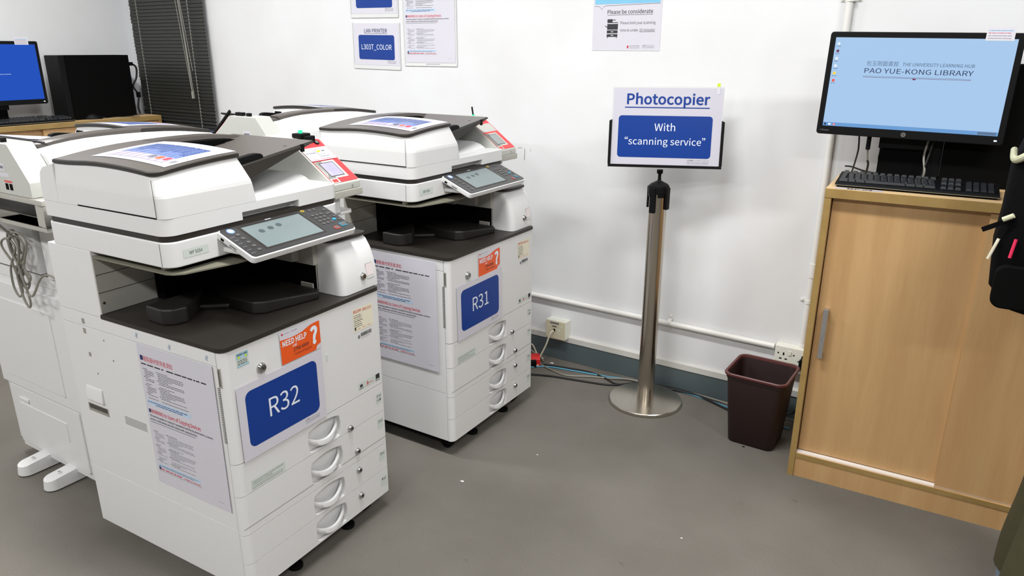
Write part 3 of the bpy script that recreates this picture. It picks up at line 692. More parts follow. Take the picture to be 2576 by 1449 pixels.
    # document feeder base: left part solid, notch for fingers on the front
    pl = [(0, .66), (0, .182)]+[(.034+.034*math.cos(R(180+90*k/6)), .182+.034*math.sin(R(180+90*k/6))) for k in range(1, 7)]
    pl += [(.232, .148), (.232, .172), (.240, .178), (.42, .178), (.432, .170), (.436, .148)]
    pl += [(WU-.034+.034*math.cos(R(270+90*k/6)), .182+.034*math.sin(R(270+90*k/6))) for k in range(0, 7)]+[(WU, .66)]
    pl2 = [(0, .66), (0, .182)]+[(.034+.034*math.cos(R(180+90*k/6)), .182+.034*math.sin(R(180+90*k/6))) for k in range(1, 7)]+[(WU-.034+.034*math.cos(R(270+90*k/6)), .182+.034*math.sin(R(270+90*k/6))) for k in range(0, 7)]+[(WU, .66)]
    ab = P(MB().prism(pl, 1.0575, 1.078, 'white_plastic').prism(pl2, 1.078, 1.100, 'white_plastic'), 'feeder_base', smooth=30)
    mb = MB()   # sloping output area
    pr = [(.28, 1.0995), (.28, 1.103), (.40, 1.107), (.50, 1.121), (.550, 1.130), (.556, 1.128), (.559, 1.108), (.598, 1.0995)]
    L = len(pr); st = [(.215, .25), (.24, .75), (.27, 1.0), (.60, 1.0)]
    vs = [(p[0], v, 1.0995+(p[1]-1.0995)*k) for v, k in st for p in pr]
    fs = [(i*L+j, i*L+(j+1) % L, (i+1)*L+(j+1) % L, (i+1)*L+j) for i in range(len(st)-1) for j in range(L)]+[tuple(range(L))[::-1], tuple(range((len(st)-1)*L, len(st)*L))]
    mb.add(vs, fs, 'white_plastic'); P(mb, 'output_slope', ab, smooth=40)
    # hump
    V0, V1 = .148, .588
    ts = [0, .002, .006, .012, .021, .033, .048, .068, .09, .15, .25, .35, .45, .55, .65, .75, .85, .93, 1.0]
    def foot(uL, uR, vF, vB, r, zf):
        def fn(t, k):
            v = vF+(vB-vF)*t; d = v-vF
            off = r-math.sqrt(max(0, r*r-(r-d)**2)) if d < r else 0
            a, b = uL+off, uR-off*.35
            u = a+(b-a)*k; return (u, v, zf(u, v))
        return fn
    hb = vol(MB(), [foot(0, .292, .148, V1, .03, lambda u, v: 1.1005), foot(.0005, .284, .1485, V1, .03, lambda u, v: 1.150), foot(.001, .282, .150, V1, .03, lambda u, v: 1.157+.01*u), foot(.006, .260, .170, V1, .03, lambda u, v: zlid(u, v)-.0008)], ts, 10, 'white_plastic')
    hu = P(hb, 'feeder_cover', smooth=32)
    P(MB().box(-.0006, .0, .172, .1735, 1.102, 1.196, 'seam').box(-.0012, .0008, .174, .50, 1.1005, 1.1035, 'matte_black'), 'cover_seam', hu)
    P(MB().prism([(.2645, 1.195), (.2645, 1.102), (.2945, 1.102), (.2885, 1.150), (.2865, 1.158), (.2665, 1.21)], .19, .595, 'matte_black', 'y'), 'feed_mouth', hu) if False else P(MB().add([(u, v, z) for v in (.185, .595) for (u, z) in ((.262, 1.102), (.2945, 1.102), (.2865, 1.150), (.2845, 1.158), (.2645, 1.212), (.255, 1.212))], [tuple(range(6))[::1], tuple(range(6, 12))[::-1]]+[(i, 6+i, 6+(i+1) % 6, (i+1) % 6) for i in range(6)], 'matte_black'), 'feed_mouth', hu)
    ld = vol(MB(), [foot(.005, .262, .168, V1-.002, .03, lambda u, v: zlid(u, v)), foot(.002, .265, .164, V1, .032, lambda u, v: zlid(u, v)+.002), foot(.002, .265, .164, V1, .032, lambda u, v: zlid(u, v)+.0095), foot(.005, .262, .167, V1-.003, .031, lambda u, v: zlid(u, v)+.0118)], ts, 10, 'dark_plastic', 'brown_plastic_sheen')
    P(ld, 'feeder_lid', smooth=30)
    # rear rail (hinge cover) across the whole width
    us = [0, .02, .05, .08, .12, .18, .25, .32, .38, .45, .5, .55, .585, .605]
    def arch(mb, sect, m, us=us):   # sect(u)->list of (v,z)
        L = len(sect(0)); vs = [(u, a, b) for u in us for a, b in sect(u)]
        mb.add(vs, [(i*L+j, i*L+(j+1) % L, (i+1)*L+(j+1) % L, (i+1)*L+j) for i in range(len(us)-1) for j in range(L)]+[tuple(range(L))[::-1], tuple(range((len(us)-1)*L, len(us)*L))], m); return mb
    P(arch(MB(), lambda u: [(.664, 1.1005), (.662, 1.150), (.655, 1.176), (.640, 1.190), (.588, zrail(u)-.0125), (.574, zrail(u)-.0125), (.574, 1.1005)][::-1] if u > .262 else [(.664, 1.1005), (.662, 1.150), (.655, 1.176), (.640, 1.190), (.5885, zrail(u)-.0125), (.5882, zrail(u)-.0125), (.5882, 1.1005)][::-1], 'white_plastic', us[:7]+[.2625]+us[7:]), 'hinge_housing', smooth=25)
    P(arch(MB(), lambda u: [(.588-(.03 if u > .6 else .008 if u > .58 else 0), zrail(u)-.0118), (.590-(.03 if u > .6 else .008 if u > .58 else 0), zrail(u)-.003), (.586-(.03 if u > .6 else .008 if u > .58 else 0), zrail(u)), (.525, zrail(u)), (.523, zrail(u)-.0118)][::-1], 'brown_plastic_sheen', [.267]+us[7:]), 'hinge_strip', smooth=40)
    P(arch(MB(), lambda u: [(.524, zrail(u)-.013), (.524, 1.102), (.50, 1.102), (.499, zrail(u)-.013)], 'matte_black', [.295]+us[7:-1]), 'feed_recess', smooth=40)
    # input tray
    def tz(u): return 1.186+(u-.27)*(1.228-1.186)/.31
    def VB(u): return .497+.088*min(max((u-.49)/.05, 0), 1)
    def tb(u):
        q = (u-.27)/.31
        return 1.116+.104*q**.85 if q > 0 else 1.116
    mb = MB(); n = 12; rings = []
    for k in range(n+1):
        u = .268+.314*k/n; t = tz(u); b = min(tb(u), t-.006); e_ = .004
        rings.append([(u, .222, b), (u, .216, b+.004), (u, .216, t-.006), (u, .221, t), (u, VB(u)-.005, t), (u, VB(u), t-.005), (u, VB(u), max(b, t-.012) if u > .48 else b)])
    L = len(rings[0]); mb.add([p for r_ in rings for p in r_], [(i*L+j, (i+1)*L+j, (i+1)*L+(j+1) % L, i*L+(j+1) % L) for i in range(n) for j in range(L) if j != 3]+[tuple(range(L)), tuple(range(n*L, (n+1)*L))[::-1]], 'dark_plastic')
    mb.add([p for r_ in rings for p in r_], [(i*L+3, (i+1)*L+3, (i+1)*L+4, i*L+4) for i in range(n)], 'brown_plastic_sheen')
    mb.prism([(.262, .498), (.262, .216), (.30, .216), (.30, .498)], 1.105, 1.186, 'matte_black')
    it = P(mb, 'input_tray', smooth=35)
    mb = MB()
    for (u, v) in ((.34, .40), (.37, .45), (.40, .50), (.50, .26)): mb.prism([(u, v), (u+.004, v-.01), (u+.012, v-.012), (u+.008, v-.002)], tz(u)-.001, tz(u)+.0008, 'matte_black')
    mb.box(.40, .57, .30, .3008, tz(.40)-.002, tz(.40)+.0005, 'matte_black'); P(mb, 'tray_slots', it)
    for v in (.218, .470):
        mb = MB(); gp = [(.280, -.002), (.386, -.002), (.384, .006), (.379, .011), (.368, .015), (.352, .017), (.286, .018), (.280, .012)]
        mb.add([(u, y, z+tz(u)) for y in (v, v+.022) for u, z in gp], [tuple(range(8)), tuple(range(8, 16))[::-1]]+[((i+1) % 8, i, 8+i, 8+(i+1) % 8) for i in range(8)], 'black_plastic'); P(mb, 'paper_guide', it, bevel=.003, seg=2)
    P(MB().box(.528, .541, .2145, .222, tz(.53)-.022, tz(.53)+.001, 'black_plastic'), 'tray_clip', it, bevel=.002)
    # control panel
    A = R(22.2); th = Matrix.Translation((.1445, .150, 1.045)) @ Matrix.Rotation(R(180), 4, 'X') @ Matrix.Rotation(A, 4, 'X')
    # local: x along width, y toward the operator, z downwards
    th = frame((.1445, .150, 1.046), (1, 0, 0), (0, math.cos(A), math.sin(A)))   # x right, y up the slope, z out of face
    cp = MB(); cp.M = th; D = .145
    cp.prism(rr(0, -D, .385, D, .012, 6), -.020, -.0015, 'white_plastic')
    pn = P(cp, 'control_panel', bevel=.003, seg=3)
    q = MB(); q.M = th; q.prism(rr(.004, -D+.004, .377, D-.008, .010, 6), -.0016, .0008, 'panel_grey'); P(q, 'key_face', pn)
    q = MB(); q.M = th; q.rect(.057, -.127, .222, .118, 'dark_plastic', .0010)
    q.rect(.066, -.120, .206, .104, 'screen_grey' if not rear_row else 'screen_light', .0014)
    for (x, y) in ((.108, -.050), (.142, -.046), (.174, -.042)): q.rrect(x-.009, y-.008, .018, .016, .0078, 'screen_spot', .0017)  # three darker rounded spots on the screen
    P(q, 'touch_screen', pn)
    q = MB(); q.M = th; q.cyl((.030, -.020, .0008), (0, 0, 1), .011, .001, 'key_blue').cyl((.030, -.020, .0017), (0, 0, 1), .007, .0006, 'sign_text'); P(q, 'home_key', pn)
    def K(nm, x, y, w_, h_, r_, m_='key'):
        q = MB(); q.M = th; q.rrect(x, y, w_, h_, r_, m_, .0008, .0018, 4); return P(q, nm, pn)
    for r_ in range(4):
        for c in range(3): K('number_key', .298+c*.0165, -.046-r_*.0155, .0105, .0075, .0035)
    for k in range(2): K('function_key', .312+k*.018, -.018, .0105, .007, .003)
    K('function_key', .352, -.052, .010, .007, .003)
    for k in range(5): K('function_key', .358+k*.002, -.030-k*.020, .0105, .006, .0028)
    for k in range(5): K('function_key', .030+k*.001, -.046-k*.0195, .011, .009, .003)
    q = MB(); q.M = th
    for k in range(6): q.rect(.008, -.046-k*.016, .014, .0015, 'ink_grey', .001)
    for k in range(5): q.words(.372, -.024-k*.020, .009, .0018, 'ink_grey', .001)
    P(q, 'key_legends', pn)
    K('preview_key', .346, -.085, .014, .009, .004, 'key_cyan')
    for (nm, x, y, w_, h_, m_) in (('start_key', .346, -.122, .022, .018, 'key_cyan'), ('stop_key', .316, -.128, .018, .015, 'key_red'), ('reset_key', .287, -.014, .013, .009, 'key_yellow')):
        q = MB(); q.M = th; q.rrect(x, y, w_, h_, .004, m_, .0008, .0014, 4).rrect(x+.002, y+.002, w_-.004, h_-.004, .003, 'key', .0010, .0018, 4); P(q, nm, pn)
    q = MB(); q.M = th; q.text('RICOH', .0036, .168, -.0075, 'sign_text', 'c', z=.001, bold=.02, wd=.020); P(q, 'maker_mark', pn)
    q = MB(); q.M = frame((.1441, .150, 1.046), (0, -math.cos(A), -math.sin(A)), (0, -math.sin(A), math.cos(A)))
    q.rect(.022, -.016, .012, .007, 'matte_black').rect(.056, -.013, .026, .0022, 'matte_black').words(.022, -.0195, .014, .002, 'ink').text('SD Card', .004, .058, -.019, 'ink', wd=.022); P(q, 'card_slots', pn)
    P(MB().box(.16, .30, .06, .15, .985, .998, 'white_plastic').box(.42, .50, .08, .15, .99, 1.01, 'white_plastic'), 'panel_arm', pn, bevel=.003)
    # reader shelf on the right side
    if not rear_row:
        P(MB().box(WU+.001, .735, .168, .55, 1.045, 1.068, 'grey_plastic').box(WU+.001, .65, .19, .24, .79, 1.045, 'white_plastic').box(WU+.001, .70, .19, .30, .985, 1.0, 'white_plastic'), 'reader_shelf', bevel=.003)
    else:
        mb = MB().box(WU+.001, .684, .20, .728, 1.065, 1.0805, 'grey_plastic').box(WU+.001, .684, .20, .728, .986, 1.002, 'grey_plastic').box(WU+.001, .684, .685, .728, 1.002, 1.065, 'grey_plastic').box(WU+.001, .684, .20, .24, 1.002, 1.065, 'grey_plastic').box(WU+.001, .63, .24, .685, 1.002, 1.065, 'dark_plastic')
        P(mb, 'reader_shelf', bevel=.003)
        # duplex door and lower cover on the right side
        S = lambda a, b, c, d_, t, r_=.006: MB().prism([(p[0], p[1]) for p in rr(a, c, b-a, d_-c, r_, 5)], W, W+t, 'white_plastic', 'x')
        dd = P(S(.0, .64, .312, .722, .012, (.004, .004, .05, .004)), 'duplex_door', bevel=.003)
        P(S(.05, .45, .352, .660, .0155, .004), 'bypass_tray', dd, bevel=.0015)
        P(MB().box(W+.012, W+.014, .06, .075, .64, .66, 'inner_grey'), 'door_latch', dd)
        lc = P(S(.03, .495, .060, .300, .006, .006), 'lower_side_cover', bevel=.0015)
        P(S(.08, .40, .16, .235, .0085, .004), 'cover_recess', lc, bevel=.001)
        P(MB().box(W+.006, W+.012, .09, .155, .250, .262, 'white_plastic'), 'cover_latch', lc, bevel=.002)
        for v in (.185, .365):
            mb = MB().prism(rr(v-.034, .50, .068, .192, (.0, .0, .033, .033), 8), .004, .056, 'white_plastic', 'z', .86)
            mb.v = [(p[1], p[0], p[2]) for p in mb.v]; mb.f = [f[::-1] for f in mb.f]
            mb.v = [(p[0], p[1], p[2]-(.018*max(0, (p[0]-.60)/.10) if p[2] > .03 else 0)) for p in mb.v]
            mb.box(.50, .56, v-.02, v+.02, 0, .046, 'dark_plastic').cyl((.635, v, .046), (0, 0, 1), .007, .0065, 'inner_grey', n=12)
            P(mb, 'stabiliser_foot', bevel=.004, seg=3)
    return C_
AP = (-1.4909, -2.0078, R(90+2.8809)); BP = (-1.5288, -1.0555, R(90+1.0679))
MP = (-2.98, -1.343, R(271.2)); NP = (-3.066, -.366, R(269.6))
ca = build_copier(AP[:2], AP[2])
tag(ca, 'large white photocopier standing nearest the camera with a blue R32 sign on its door', 'photocopier', 'white photocopiers')
cb_ = copy_tree(ca); cb_.location = (BP[0], BP[1], 0); cb_.rotation_euler = (0, 0, BP[2])
for ch in cb_.children:
    if ch.name.startswith('control_panel'): ch.location.x += .024; ch.location.z += .004
    if ch.name.startswith('front_door'):
        for g in list(ch.children):
            if g.name.startswith('energy_label'): bpy.data.objects.remove(g, do_unlink=True)   # the farther machine has none
tag(cb_, 'white photocopier near the back wall with a blue R31 sign on its door', 'photocopier', 'white photocopiers')
cm = build_copier(MP[:2], MP[2], True)
tag(cm, 'white photocopier turned away at left edge, back to back with the nearest one', 'photocopier', 'white photocopiers')
cn = copy_tree(cm); cn.location = (NP[0], NP[1], 0); cn.rotation_euler = (0, 0, NP[2])
tag(cn, 'white photocopier turned away behind the R31 machine, only its lid and rear showing', 'photocopier', 'white photocopiers')
TA, TB_, TM, TN = (TR(p[0], p[1], p[2]) for p in (AP, BP, MP, NP))

# ---------------------------------------------------------------- sheets on the copiers
def number_sign(txt, T, u, z, ang, lab):
    mb = MB(); w_, h_ = .300, .213
    mb.box(0, w_, -h_, 0, 0, .0008, 'paper'); mb.rrect(.024, -.182, .252, .160, .020, 'sign_blue', .0010, n=8)
    mb.text(txt, .053, .150, -.122, 'sign_text', 'c', z=.0013, wd=.106)
    lib_logo(mb, .218, -.199, .0045, 'ink_grey', .001, .055)
    o = mb.build('door_sign', matrix=T @ FRONT(u, -.0032, z) @ Matrix.Rotation(ang, 4, 'Z') ); tag(o, lab, 'sign', 'blue number signs on copier doors')
number_sign('R32', TA, .0264, .6807, 0, 'laminated sheet reading R32 in white on blue, taped to the nearest copier')
number_sign('R31', TB_, .0408, .6786, R(.7), 'laminated sheet reading R31 in white on blue, taped to the farther copier')
def help_card(T, lab):
    mb = MB(); w_, h_ = .146, .091; x0 = 0
    mb.box(0, w_, -h_, 0, 0, .0008, 'paper'); top = []
    n = 12
    for k in range(n+1):
        t = k/n; top.append((w_*t*.55, -.020+.0*t-.003*math.sin(t*math.pi)))
    for k in range(1, n+1):
        t = k/n; top.append((w_*(.55+.45*t), -.020+.016*math.sin(t*math.pi*.5)*(1-.3*t)))
    mb.add([(p[0], p[1], .001) for p in [(0, -h_), (w_*.86, -h_), (w_*.9, -h_+.012), (w_, -h_+.016)]+top[::-1]], [tuple(range(4+len(top)))], 'orange')
    mb.text('NEED HELP', .0148, .007, -.041, 'sign_text', z=.0014, bold=.02, wd=.088).text('?', .046, .108, -.068, 'sign_text', z=.0014, bold=.03, wd=.028)
    mb.text('call', .007, .042, -.052, 'sign_text', z=.0014, bold=.01).text('2766 6909', .0095, .044, -.066, 'ink', z=.0014, bold=.008, wd=.056).text('Technical Support', .006, .046, -.078, 'ink', z=.0014, wd=.064)
    mb.rrect(.006, -.009, .006, .006, .002, 'ink_red', .001).words(.014, -.007, .022, .002, 'ink_grey', .001).words(.042, -.007, .02, .0025, 'ink_grey', .001)
    tag(mb.build('help_card', matrix=T), lab, 'card', 'orange help cards')
help_card(TA @ FRONT(.182, -.0022, .776), 'orange and white NEED HELP card on the door of the nearest copier')
help_card(TB_ @ FRONT(.182, -.0022, .772), 'orange and white NEED HELP card on the door of the farther copier')
o = copyright_poster('', '', .303, .426, None).build('warning_notice', matrix=TA @ SIDE(-.0026, .0378+.303, .745)); tag(o, 'large white copyright warning notice taped to the side of the nearest copier', 'notice', 'copyright warning notices')
o = copyright_poster('', '', .303, .426, None).build('warning_notice', matrix=TB_ @ SIDE(-.0026, .054+.303, .774)); tag(o, 'large white copyright warning notice taped to the side of the farther copier', 'notice', 'copyright warning notices')
for k, (v, z) in enumerate(((.343, .762), (.207, .756), (.062, .758))):
    tag(MB().prism([(0, 0), (.008, -.003), (.007, .005), (.011, .009), (.006, .013), (.002, .007)], 0, .0006, 'tape_blue').build('tape_scrap', matrix=TA @ SIDE(-.0008, v, z)), ('blue scrap of tape above the left corner of the side notice', 'tiny blue scrap of tape above the middle of the side notice', 'blue scrap of tape above the right corner of the side notice')[k], 'tape', 'tape scraps on the copier side')
def lid_sheet(T, lab):
    mb = MB(); w_, h_ = .215, .300   # sheet on the lid: x = width (u), y = depth (v)
    mb.rect(0, 0, w_, h_, 'paper', 0, 14, 16)
    for k in range(8):
        y = .040+k*.0285
        mb.rect(.020, y, .150, .0255, 'sign_blue', .0005, 9, 1); mb.rect(.020, y, .085 if k % 3 else .065, .0255, 'mid_blue', .0007, 5, 1)
        mb.rect(.020, y, .042, .0255, 'pale_mauve', .0009, 3, 1)
        for q in range(3): mb.words(.064, y+.004+q*.007, .10, .0022, 'pale_blue', .0011)
    for k, c in enumerate(('ink_red', 'orange', 'slate', 'cream')): mb.rrect(.036, .044+k*.0285, .024, .018, .008, c, .0012)
    for k in range(3): mb.words(.178, .06+k*.05, .022, .003, 'ink_grey', .0005)
    mb.rrect(.03, .012, .02, .014, .001, 'ink_grey', .0005).words(.06, .017, .09, .003, 'ink_grey', .0005)
    def f(p):
        u = p[0]+.047; v = p[1]+.182; return (u, v, zlid(u, v)+.0128+p[2]*.6)
    mb.map(f); tag(mb.build('instruction_sheet', matrix=T, smooth=80), lab, 'sheet', 'laminated instruction sheets on copier lids')
lid_sheet(TA, 'laminated blue and white instruction sheet on the lid of the nearest copier')
lid_sheet(TB_, 'laminated blue and white instruction sheet on the lid of the R31 copier')
lid_sheet(TM, 'laminated instruction sheet on the lid of the left rear copier')
lid_sheet(TN, 'laminated instruction sheet on the lid of the copier behind R31')
def tray_sheet(T, lab):
    mb = MB().rect(.39, .235, .18, .25, 'paper', 0, 6, 2).rect(.405, .25, .15, .20, 'pale_blue', .0005, 6, 2)
    mb.map(lambda p: (p[0], p[1], 1.186+(p[0]-.27)*.1355+.0022+p[2])); tag(mb.build('paper_sheet', matrix=T), lab, 'paper')
tray_sheet(TM, 'pale blue sheet lying on the input tray of the left rear copier')

# ---------------------------------------------------------------- card readers
def reader(T, v0, lab, notice, arm, side_ports=False, zb=1.0685):
    M = T @ Matrix.Translation((.606, v0, zb)) @ Matrix.Diagonal((.6 if side_ports else 1, 1, 1, 1)); e = empty('card_reader', matrix=M); tag(e, lab, 'card reader', 'card readers on copier shelves')
    W_ = .124
    pf = [(0, 0), (.43, 0), (.43, .045), (.34, .150), (.182, .150), (.172, .146), (0, .022)]
    MB().prof(pf, 0, W_, 'reader_body').build('casing', e, bevel=.003)
    L = math.hypot(.172, .124); F_ = frame((0, 0, .022), (1, 0, 0), (0, .172, .124)); F_ = F_ @ Matrix.Translation((0, 0, .0006))
    mb = MB(); mb.M = F_; mb.prism(rr(.005, .006, W_-.010, L-.012, .004), 0, .0008, 'reader_red')
    mb.rect(.006, .006, .034, .100, 'reader_body', .0010); mb.rect(.006, .026, .088, .080, 'reader_body', .0010); mb.rect(.012, .009, .022, .013, 'reader_red', .0013); mb.build('face_panel', e)
    mb = MB(); mb.M = F_; mb.rrect(.022, .034, .062, .064, .002, 'dark_plastic', .0013, n=2).rect(.0245, .0365, .057, .059, 'lcd_mauve' if notice else 'screen_light', .0016); mb.build('display', e)
    mb = MB(); mb.M = F_
    if notice:
        mb.rect(.004, .108, .112, .062, 'paper', .0022).rect(.004, .108, .112, .0015, 'ink_red', .0024).rect(.004, .1685, .112, .0015, 'ink_red', .0024)
        mb.text("DON'T LEAVE ME BEHIND", .0045, .010, .142, 'ink_navy', z=.0026, wd=.040).rrect(.056, .125, .042, .034, .005, 'slate', .0024).rrect(.0572, .1262, .0396, .0316, .004, 'paper', .0026)
        mb.rrect(.060, .145, .014, .009, .003, 'key_yellow', .0028).rect(.080, .148, .014, .003, 'ink', .0028).rect(.066, .134, .003, .003, 'ink', .0028).rect(.080, .134, .003, .003, 'ink', .0028)
        mb.text('Collect your OCTOPUS card after use', .004, .014, .113, 'ink_red', z=.0026, wd=.09); mb.build('taped_note', e)
    else: mb.rect(.006, .115, .108, .05, 'reader_body', .0012); mb.build('card_rest', e)
    mb = MB(); mb.M = F_; mb.cyl((.095, .190, .0006), (0, 0, 1), .010, .003, 'black_plastic', n=20).cyl((.095, .190, .0036), (0, 0, 1), .006, .001, 'chrome', n=20); mb.build('eject_button', e)
    if arm == 'clip':
        MB().box(.040, .085, .165, .205, .151, .166, 'black_plastic').box(.050, .090, .150, .170, .140, .158, 'black_plastic').build('card_clip', e, bevel=.003)
        MB().cyl((.060, .185, .166), (0, 0, 1), .007, .010, 'led_green', n=14).build('green_lamp', e, bevel=.002)
    elif arm == 'stick':
        MB().tube([(.092, .20, .150), (.080, .198, .188)], .0035, 'black_plastic', n=8, sub=1).cyl((.092, .20, .150), (0, 0, 1), .006, .005, 'led_green').build('antenna', e)
    else:
        MB().tube([(.112, .03, .052), (.112, .175, .168)], .008, 'black_plastic', n=8, sub=1).box(.075, .105, .20, .245, .150, .164, 'black_plastic').box(.075, .10, .265, .285, .150, .163, 'black_plastic').build('card_arm', e, bevel=.002)
    if side_ports:
        mb = MB(); mb.M = frame((W_+.0004, 0, 0), (0, 1, 0), (0, 0, 1))
        mb.rect(.285, .036, .045, .006, 'reader_red').rect(.287, .014, .018, .019, 'matte_black').rect(.311, .014, .018, .019, 'matte_black')
        mb.rect(.255, .070, .045, .022, 'paper').rect(.26, .076, .034, .008, 'ink_grey', .0003).rect(.22, .052, .10, .012, 'paper'); mb.build('port_panel', e)
    MB().cyl((.085, -.001, .010), (0, -1, 0), .0035, .001, 'chrome', n=12).build('screw', e)
    return e
reader(TA, .172, 'red fronted card reader with taped paper note beside the nearest copier', True, 'clip')
reader(TB_, .172, 'red fronted card reader on the shelf of the copier next to the wall', False, 'stick')
reader(TM, .245, 'grey card reader back with two black ports at the left edge of the picture', False, 'arm', True, 1.081)
reader(TN, .235, 'pale card reader with black arm seen from behind above the nearest copier tray', False, 'arm', True, 1.081)
# coiled cable hanging on the side of the left rear copier
def UV(u, v, z): return tuple(TM @ Vector((u, v, z)))
mb = MB(); ub = W+.045
DV, DZ = -.115, .030
mb.tube([UV(.690, .455, 1.10), UV(.695, .450, 1.05), UV(.692, .448, .99), UV(ub+.02, .44, .93), UV(ub, .425, .87)], .0038, 'cable_grey')
for k, (a, b, top, bot) in enumerate(((.47, .545, .90, .76), (.49, .58, .885, .72), (.505, .61, .90, .74), (.45, .54, .875, .69), (.51, .57, .89, .665))):
    a += DV; b += DV; top += DZ; bot += DZ; c = (a+b)/2; uu = ub+.004*k
    mb.tube([UV(uu, c, .84), UV(uu, a, .88), UV(uu, a+.008, top), UV(uu, c+.01, top+.012), UV(uu, b-.004, top-.015), UV(uu, c+.01, .85), UV(uu, c-.02, .81), UV(uu, a+.02, bot+.03), UV(uu, a+.045, bot), UV(uu, c+.03, bot+.03), UV(uu, c+.005, .82), UV(uu, c, .84)], .0036, 'cable_grey', sub=5)
mb.tube([UV(ub, .425, .845), UV(ub+.004, .44, .842), UV(ub+.004, .415, .840)], .006, 'cable_beige')
mb.tube([UV(ub+.02, .45, .75), UV(ub+.02, .49, .745), UV(ub, .515, .80), UV(ub-.01, .55, .815), UV(W+.025, .60, .80), UV(W+.012, .66, .795), UV(W+.006, .70, .80)], .0036, 'cable_grey')
tag(mb.build('coiled_cable'), 'grey cable tied in a coil hanging on the side of the left rear copier', 'cable')

# ---------------------------------------------------------------- notices on the wall
WZ = lambda x, z, t=0.0: frame((x, -t, z), (1, 0, 0), (0, 0, 1))
def holder(w_, h_, notch=False):
    mb = MB(); t = .0025
    if notch:
        pts = [(0, -h_), (w_*.40, -h_), (w_*.43, -h_+.012), (w_*.68, -h_+.012), (w_*.70, -h_), (w_, -h_), (w_, 0), (0, 0)]; mb.prism(pts, 0, t, 'acrylic')
    else: mb.prism(rr(0, -h_, w_, h_, .006), 0, t, 'acrylic')
    mb.prism(rr(.001, -h_+.001, w_-.002, .018 if not notch else .006, .002), t, t+.002, 'acrylic')
    mb.box(0, .004, -h_+.006, 0, t, t+.003, 'acrylic').box(w_-.004, w_, -h_+.006, 0, t, t+.003, 'acrylic'); return mb
def lan_sign(x, z, txt, lab, rot=0):
    e = empty('wall_sign_holder', matrix=WZ(x, z, .0005) @ Matrix.Rotation(rot, 4, 'Z')); tag(e, lab, 'sign', 'printer name signs on the back wall')
    holder(.332, .233).build('acrylic_holder', e, bevel=.0008)
    mb = MB(); mb.M = Matrix.Translation((.008, -.004, .003)); mb.box(0, .316, -.208, 0, 0, .0006, 'paper')
    mb.rrect(.034, -.180, .252, .123, .012, 'sign_blue', .0008)
    if txt:
        mb.text('LAN PRINTER', .0185, .158, -.045, 'ink_navy', 'c', z=.0009, bold=.008, wd=.160).rect(.078, -.0505, .160, .0016, 'ink_navy', .0009)
        mb.text(txt, .025, .160, -.129, 'sign_text', 'c', z=.0012, wd=.212)
    else: mb.text('LAN PRINTER', .0185, .158, -.045, 'ink_navy', 'c', z=.0009, bold=.008, wd=.160).rect(.078, -.0505, .160, .0016, 'ink_navy', .0009)
    lib_logo(mb, .235, -.195, .005, 'ink_grey', .0009, .058); mb.build('printed_sheet', e)
lan_sign(-2.963, 1.626, 'L303T_COLOR', 'clear wall holder with blue LAN PRINTER sign reading L303T_COLOR', R(-.9))
lan_sign(-2.966, 1.881, '', 'clear wall holder with a blue sign cut off by the top of the picture', R(-.6))
e = empty('wall_notice_holder', matrix=WZ(-2.606, 1.880, .0005)); tag(e, 'copyright warning notice in a clear wall holder right of the LAN PRINTER signs', 'notice', 'copyright warning notices')
holder(.338, .470, True).build('acrylic_holder', e, bevel=.0008)
p_ = copyright_poster('', '', .318, .412, None); p_.v = [(v[0]+.010, v[1]-.040, v[2]+.003) for v in p_.v]; p_.build('printed_sheet', e)
mb = MB(); w_, h_ = .312, .438
mb.box(0, w_, -h_, 0, 0, .0008, 'paper'); z = .0011; y0 = -h_
mb.rect(.008, y0+.187, w_-.016, .242, 'sky_blue', z)
cv = [(.006, y0+.179), (.022, y0+.179), (.032, y0+.175), (.041, y0+.165), (.049, y0+.176), (.060, y0+.180), (.305, y0+.184)]
for a, b in zip(cv, cv[1:]): mb.add([(a[0], a[1], z), (b[0], b[1], z), (b[0], b[1]+.0016, z), (a[0], a[1]+.0016, z)], [(0, 1, 2, 3)], 'slate')
mb.text('Please be considerate', .0155, .068, y0+.148, 'ink', z=z, bold=.006, wd=.206).rect(.068, y0+.1425, .206, .0014, 'ink', z)
mb.text('Please limit your scanning', .011, .130, y0+.106, 'ink', z=z, wd=.158).text('time to under', .011, .130, y0+.077, 'ink', z=z, wd=.083).text('15 minutes', .011, .218, y0+.077, 'ink', z=z, wd=.068).rect(.218, y0+.0745, .068, .0012, 'ink', z)
ix, iy = .066, y0+.052
for (a, b, c, d_) in ((0, .052, .0, .0),): pass
for (x, y, ww, hh) in ((.002, .004, .050, .011), (.002, .0185, .050, .012), (.003, .033, .050, .023), (.003, .060, .050, .003), (.003, .063, .024, .012), (.027, .070, .014, .003), (.004, -.001, .003, .006), (.046, -.001, .003, .006)): mb.rect(ix+x, iy+y, ww, hh, 'ink', z)
mb.add([(ix-.008, iy+.050, z), (ix-.008, iy+.047, z), (ix+.003, iy+.041, z), (ix+.003, iy+.045, z)], [(0, 1, 2, 3)], 'ink')
mb.rect(ix+.021, iy+.0085, .011, .003, 'paper', z+.0002).rect(ix+.021, iy+.023, .011, .003, 'paper', z+.0002)
mb.add([(.168, y0+.008, z), (.173, y0+.0155, z), (.168, y0+.023, z), (.163, y0+.0155, z)], [(0, 1, 2, 3)], 'ink_red')
for k in range(3): mb.words(.177, y0+.010+k*.005, .045, .0022, 'ink_grey', z)
lib_logo(mb, .234, y0+.013, .004, 'ink_grey', z, .053)
tag(mb.build('wall_poster', matrix=WZ(-1.533, 1.4885+.438, .0006)), 'white and sky blue poster reading Please be considerate on the back wall', 'poster')

